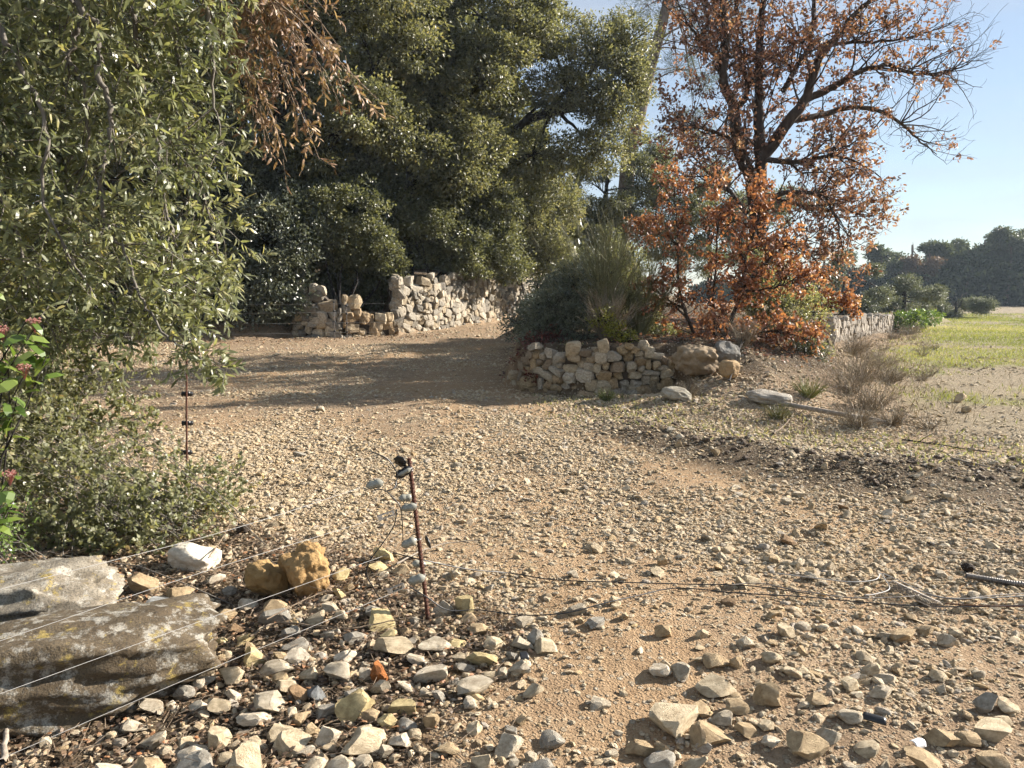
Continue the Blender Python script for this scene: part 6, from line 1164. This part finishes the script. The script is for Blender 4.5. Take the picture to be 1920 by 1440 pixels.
ob = obj("corrugated_pipe", make_mesh("corrugated_pipe", V - T_[0], F, M['greyins'] if False else M['wiredull'], None, True)); ob.location = T_[0]; tag(ob, "grey corrugated flexible pipe at the right edge", "pipe")

# scraps, sticks and logs
def scrap(name, label, cat, x, y, sx, sy, bend, rz, mat, tilt=0.2):
    nx_, ny_ = 9, 5; u_, v_ = np.meshgrid(np.linspace(-1, 1, nx_), np.linspace(-1, 1, ny_), indexing='xy'); top = np.stack([u_ * sx / 2 * (1 - 0.12 * v_), v_ * sy / 2, bend * (1 - v_ ** 2) + 0.1 * bend * u_], -1).reshape(-1, 3); bot = top - [0, 0, 0.003]
    i, j = np.meshgrid(np.arange(ny_ - 1), np.arange(nx_ - 1), indexing='ij'); q = np.stack([i * nx_ + j, i * nx_ + j + 1, (i + 1) * nx_ + j + 1, (i + 1) * nx_ + j], -1).reshape(-1, 4); k = nx_ * ny_
    edge = list(range(nx_)) + [nx_ * (r_ + 1) - 1 for r_ in range(1, ny_)] + [k - 1 - c_ for c_ in range(1, nx_)] + [nx_ * r_ for r_ in range(ny_ - 2, 0, -1)]
    rim = np.array([(a_, b_, b_ + k, a_ + k) for a_, b_ in zip(edge, edge[1:] + edge[:1])]); ob = obj(name, make_mesh(name, np.vstack([top, bot]), [np.vstack([q, q[:, ::-1] + k, rim[:, ::-1]])], mat, None, True)); ob.location = (x, y, hz(x, y) + 0.022); ob.rotation_euler = (tilt, 0.1, rz); return tag(ob, label, cat)
x, y = (1.34, 2.59); scrap("plastic_shard", "curved shiny black plastic shard on the gravel at lower right", "plastic scrap", x, y, 0.075, 0.04, 0.012, -0.45, M['black'])
x, y = (1.42, 2.44); scrap("plastic_scrap", "crumpled white plastic scrap against a large tan stone", "plastic scrap", x, y, 0.05, 0.035, 0.014, 0.5, M['white'], 0.5)
x, y = (0.05, 3.06); scrap("foil_scrap", "small dark shiny scrap right of the yellow wedge stone", "plastic scrap", x, y, 0.035, 0.05, 0.01, 0.3, M['black'], 0.3)
x, y = (2.63, 4.14); boulder("earth_clod", "dark clod of earth near the corrugated pipe", x, y, (0.08, 0.07, 0.055), (0, 0, 0.3), 231, (0.05, 0.038, 0.03), 'stone', 2.2, 0.3, 2.6, 0.1, 0.01, group=None, sub=3)
x, y = (-1.79, 4.80); boulder("earth_clod", "dark clod beside the tip of the low bush", x, y, (0.10, 0.09, 0.07), (0, 0, 0.1), 232, (0.05, 0.038, 0.03), 'stone', 2.2, 0.3, 2.6, 0.1, 0.01, group=None, sub=3)
SK = "bare sticks on the ground"
rng = np.random.default_rng(240)
def stick(label, pts, r, dz=0.02, mat='twig', side=4):
    T_ = smooth_path([np.array([q[0], q[1], hz(q[0], q[1]) + dz + (q[2] if len(q) > 2 else 0)]) for q in pts], 6); T_ = T_ + rng.normal(0, r * 0.2, T_.shape); base = T_[0]; root = thing("stick", label, "stick", base, SK)
    a = Acc(); a.tube(T_, np.linspace(r, r * 0.4, len(T_)), 6); a.part("stem", M[mat], root, True)
    for s in range(side):
        k = rng.integers(2, len(T_) - 1); d_ = nrm((T_[k] - T_[k - 1] + rng.normal(0, 0.02, 3))[None])[0]; q = T_[k]; Lq = np.linalg.norm(T_[-1] - T_[0]) * rng.uniform(0.12, 0.3)
        a = Acc(); e = q + nrm((d_ + runit(rng, 1)[0] * 0.7)[None])[0] * Lq; e[2] = max(e[2], hz(e[0], e[1]) + 0.01); a.tube([q, (q + e) / 2 + rng.normal(0, 0.006, 3), e], [r * 0.45, r * 0.35, r * 0.2], 4); a.part("side_twig", M[mat], root, True)
stick("long thin branched stick across the rubble below the brown boulder", [(-1.19, 3.22), (-1.11, 3.34), (-0.90, 3.31), (-0.74, 3.30), (-0.56, 3.38), (-0.44, 3.42)], 0.005, 0.05)
stick("forked grey stick rising from the rubble left of the brown boulder's foot", [(-1.16, 3.36), (-1.08, 3.50), (-0.98, 3.66), (-0.88, 3.69)], 0.004, 0.06)
stick("pale stick behind the rusty post's middle", [(-0.65, 4.05), (-0.54, 4.26), (-0.40, 4.44), (-0.20, 4.49)], 0.006, 0.05, 'driftwood')
stick("thin stick arching over the stones above the white rock", [(-1.71, 4.05), (-1.78, 4.44), (-1.87, 4.86)], 0.004, 0.1)
stick("brown stick lying on the slope below the bright grass tuft", [(2.96, 8.30), (3.36, 8.91), (3.79, 9.71)], 0.012, 0.03)
stick("dark curved stick beside the square ochre boulder", [(2.98, 10.16), (3.57, 11.49), (4.12, 12.13), (4.32, 11.49)], 0.014, 0.1, 'bark_dark')
stick("long dark stick at the field edge", [(4.22, 7.93), (4.49, 7.71), (4.76, 7.34)], 0.010, 0.02, 'bark_dark')
stick("pale stick on the bare field edge", [(4.02, 6.70), (4.15, 6.44), (4.28, 6.21)], 0.010, 0.02, 'driftwood')
stick("thin twig left of the rust-orange stone", [(-0.67, 3.06), (-0.65, 3.17), (-0.61, 3.25)], 0.003, 0.06)
stick("weathered splintered stake tip at the lower left corner", [(-1.73, 2.36), ((-1.82, 2.51)[0], (-1.82, 2.51)[1], 0.02), ((-1.88, 2.61)[0], (-1.88, 2.61)[1], 0.05)], 0.012, 0.03, 'driftwood', 1)
lx, ly = (4.15, 8.40); root = thing("log", "pale weathered half log lying among the weeds right of the bed", "log", gz3(lx - 0.05, ly + 0.25))
a = Acc(); T_ = smooth_path([gz3(3.4, 9.45, 0.06), gz3(3.9, 9.1, 0.08), gz3(4.45, 8.75, 0.06)], 6); a.tube(T_, [0.012] + [0.03] * (len(T_) - 2) + [0.012], 7); a.part("trunk", M['driftwood'], root, True)

# ------------------------------------------------------------------ the thin haze of the afternoon
hv = bpy.data.meshes.new("haze"); bm = bmesh.new(); bmesh.ops.create_cube(bm, size=1.0)
for v in bm.verts: v.co = (v.co.x * 340 + 30, v.co.y * 200 + 65, v.co.z * 25 + 10.5)
bm.to_mesh(hv); bm.free(); hm = bpy.data.materials.new("haze_air"); hm.use_nodes = True; hn = hm.node_tree; hn.nodes.clear()
ho = hn.nodes.new("ShaderNodeOutputMaterial"); pv_ = hn.nodes.new("ShaderNodeVolumePrincipled"); pv_.inputs['Color'].default_value = (0.70, 0.85, 1.0, 1); pv_.inputs['Density'].default_value = 0.0004; pv_.inputs['Anisotropy'].default_value = 0.2
hn.links.new(pv_.outputs[0], ho.inputs['Volume']); hv.materials.append(hm); tag(obj("haze", hv), "thin bluish haze in the air over the field", "haze", kind="stuff")
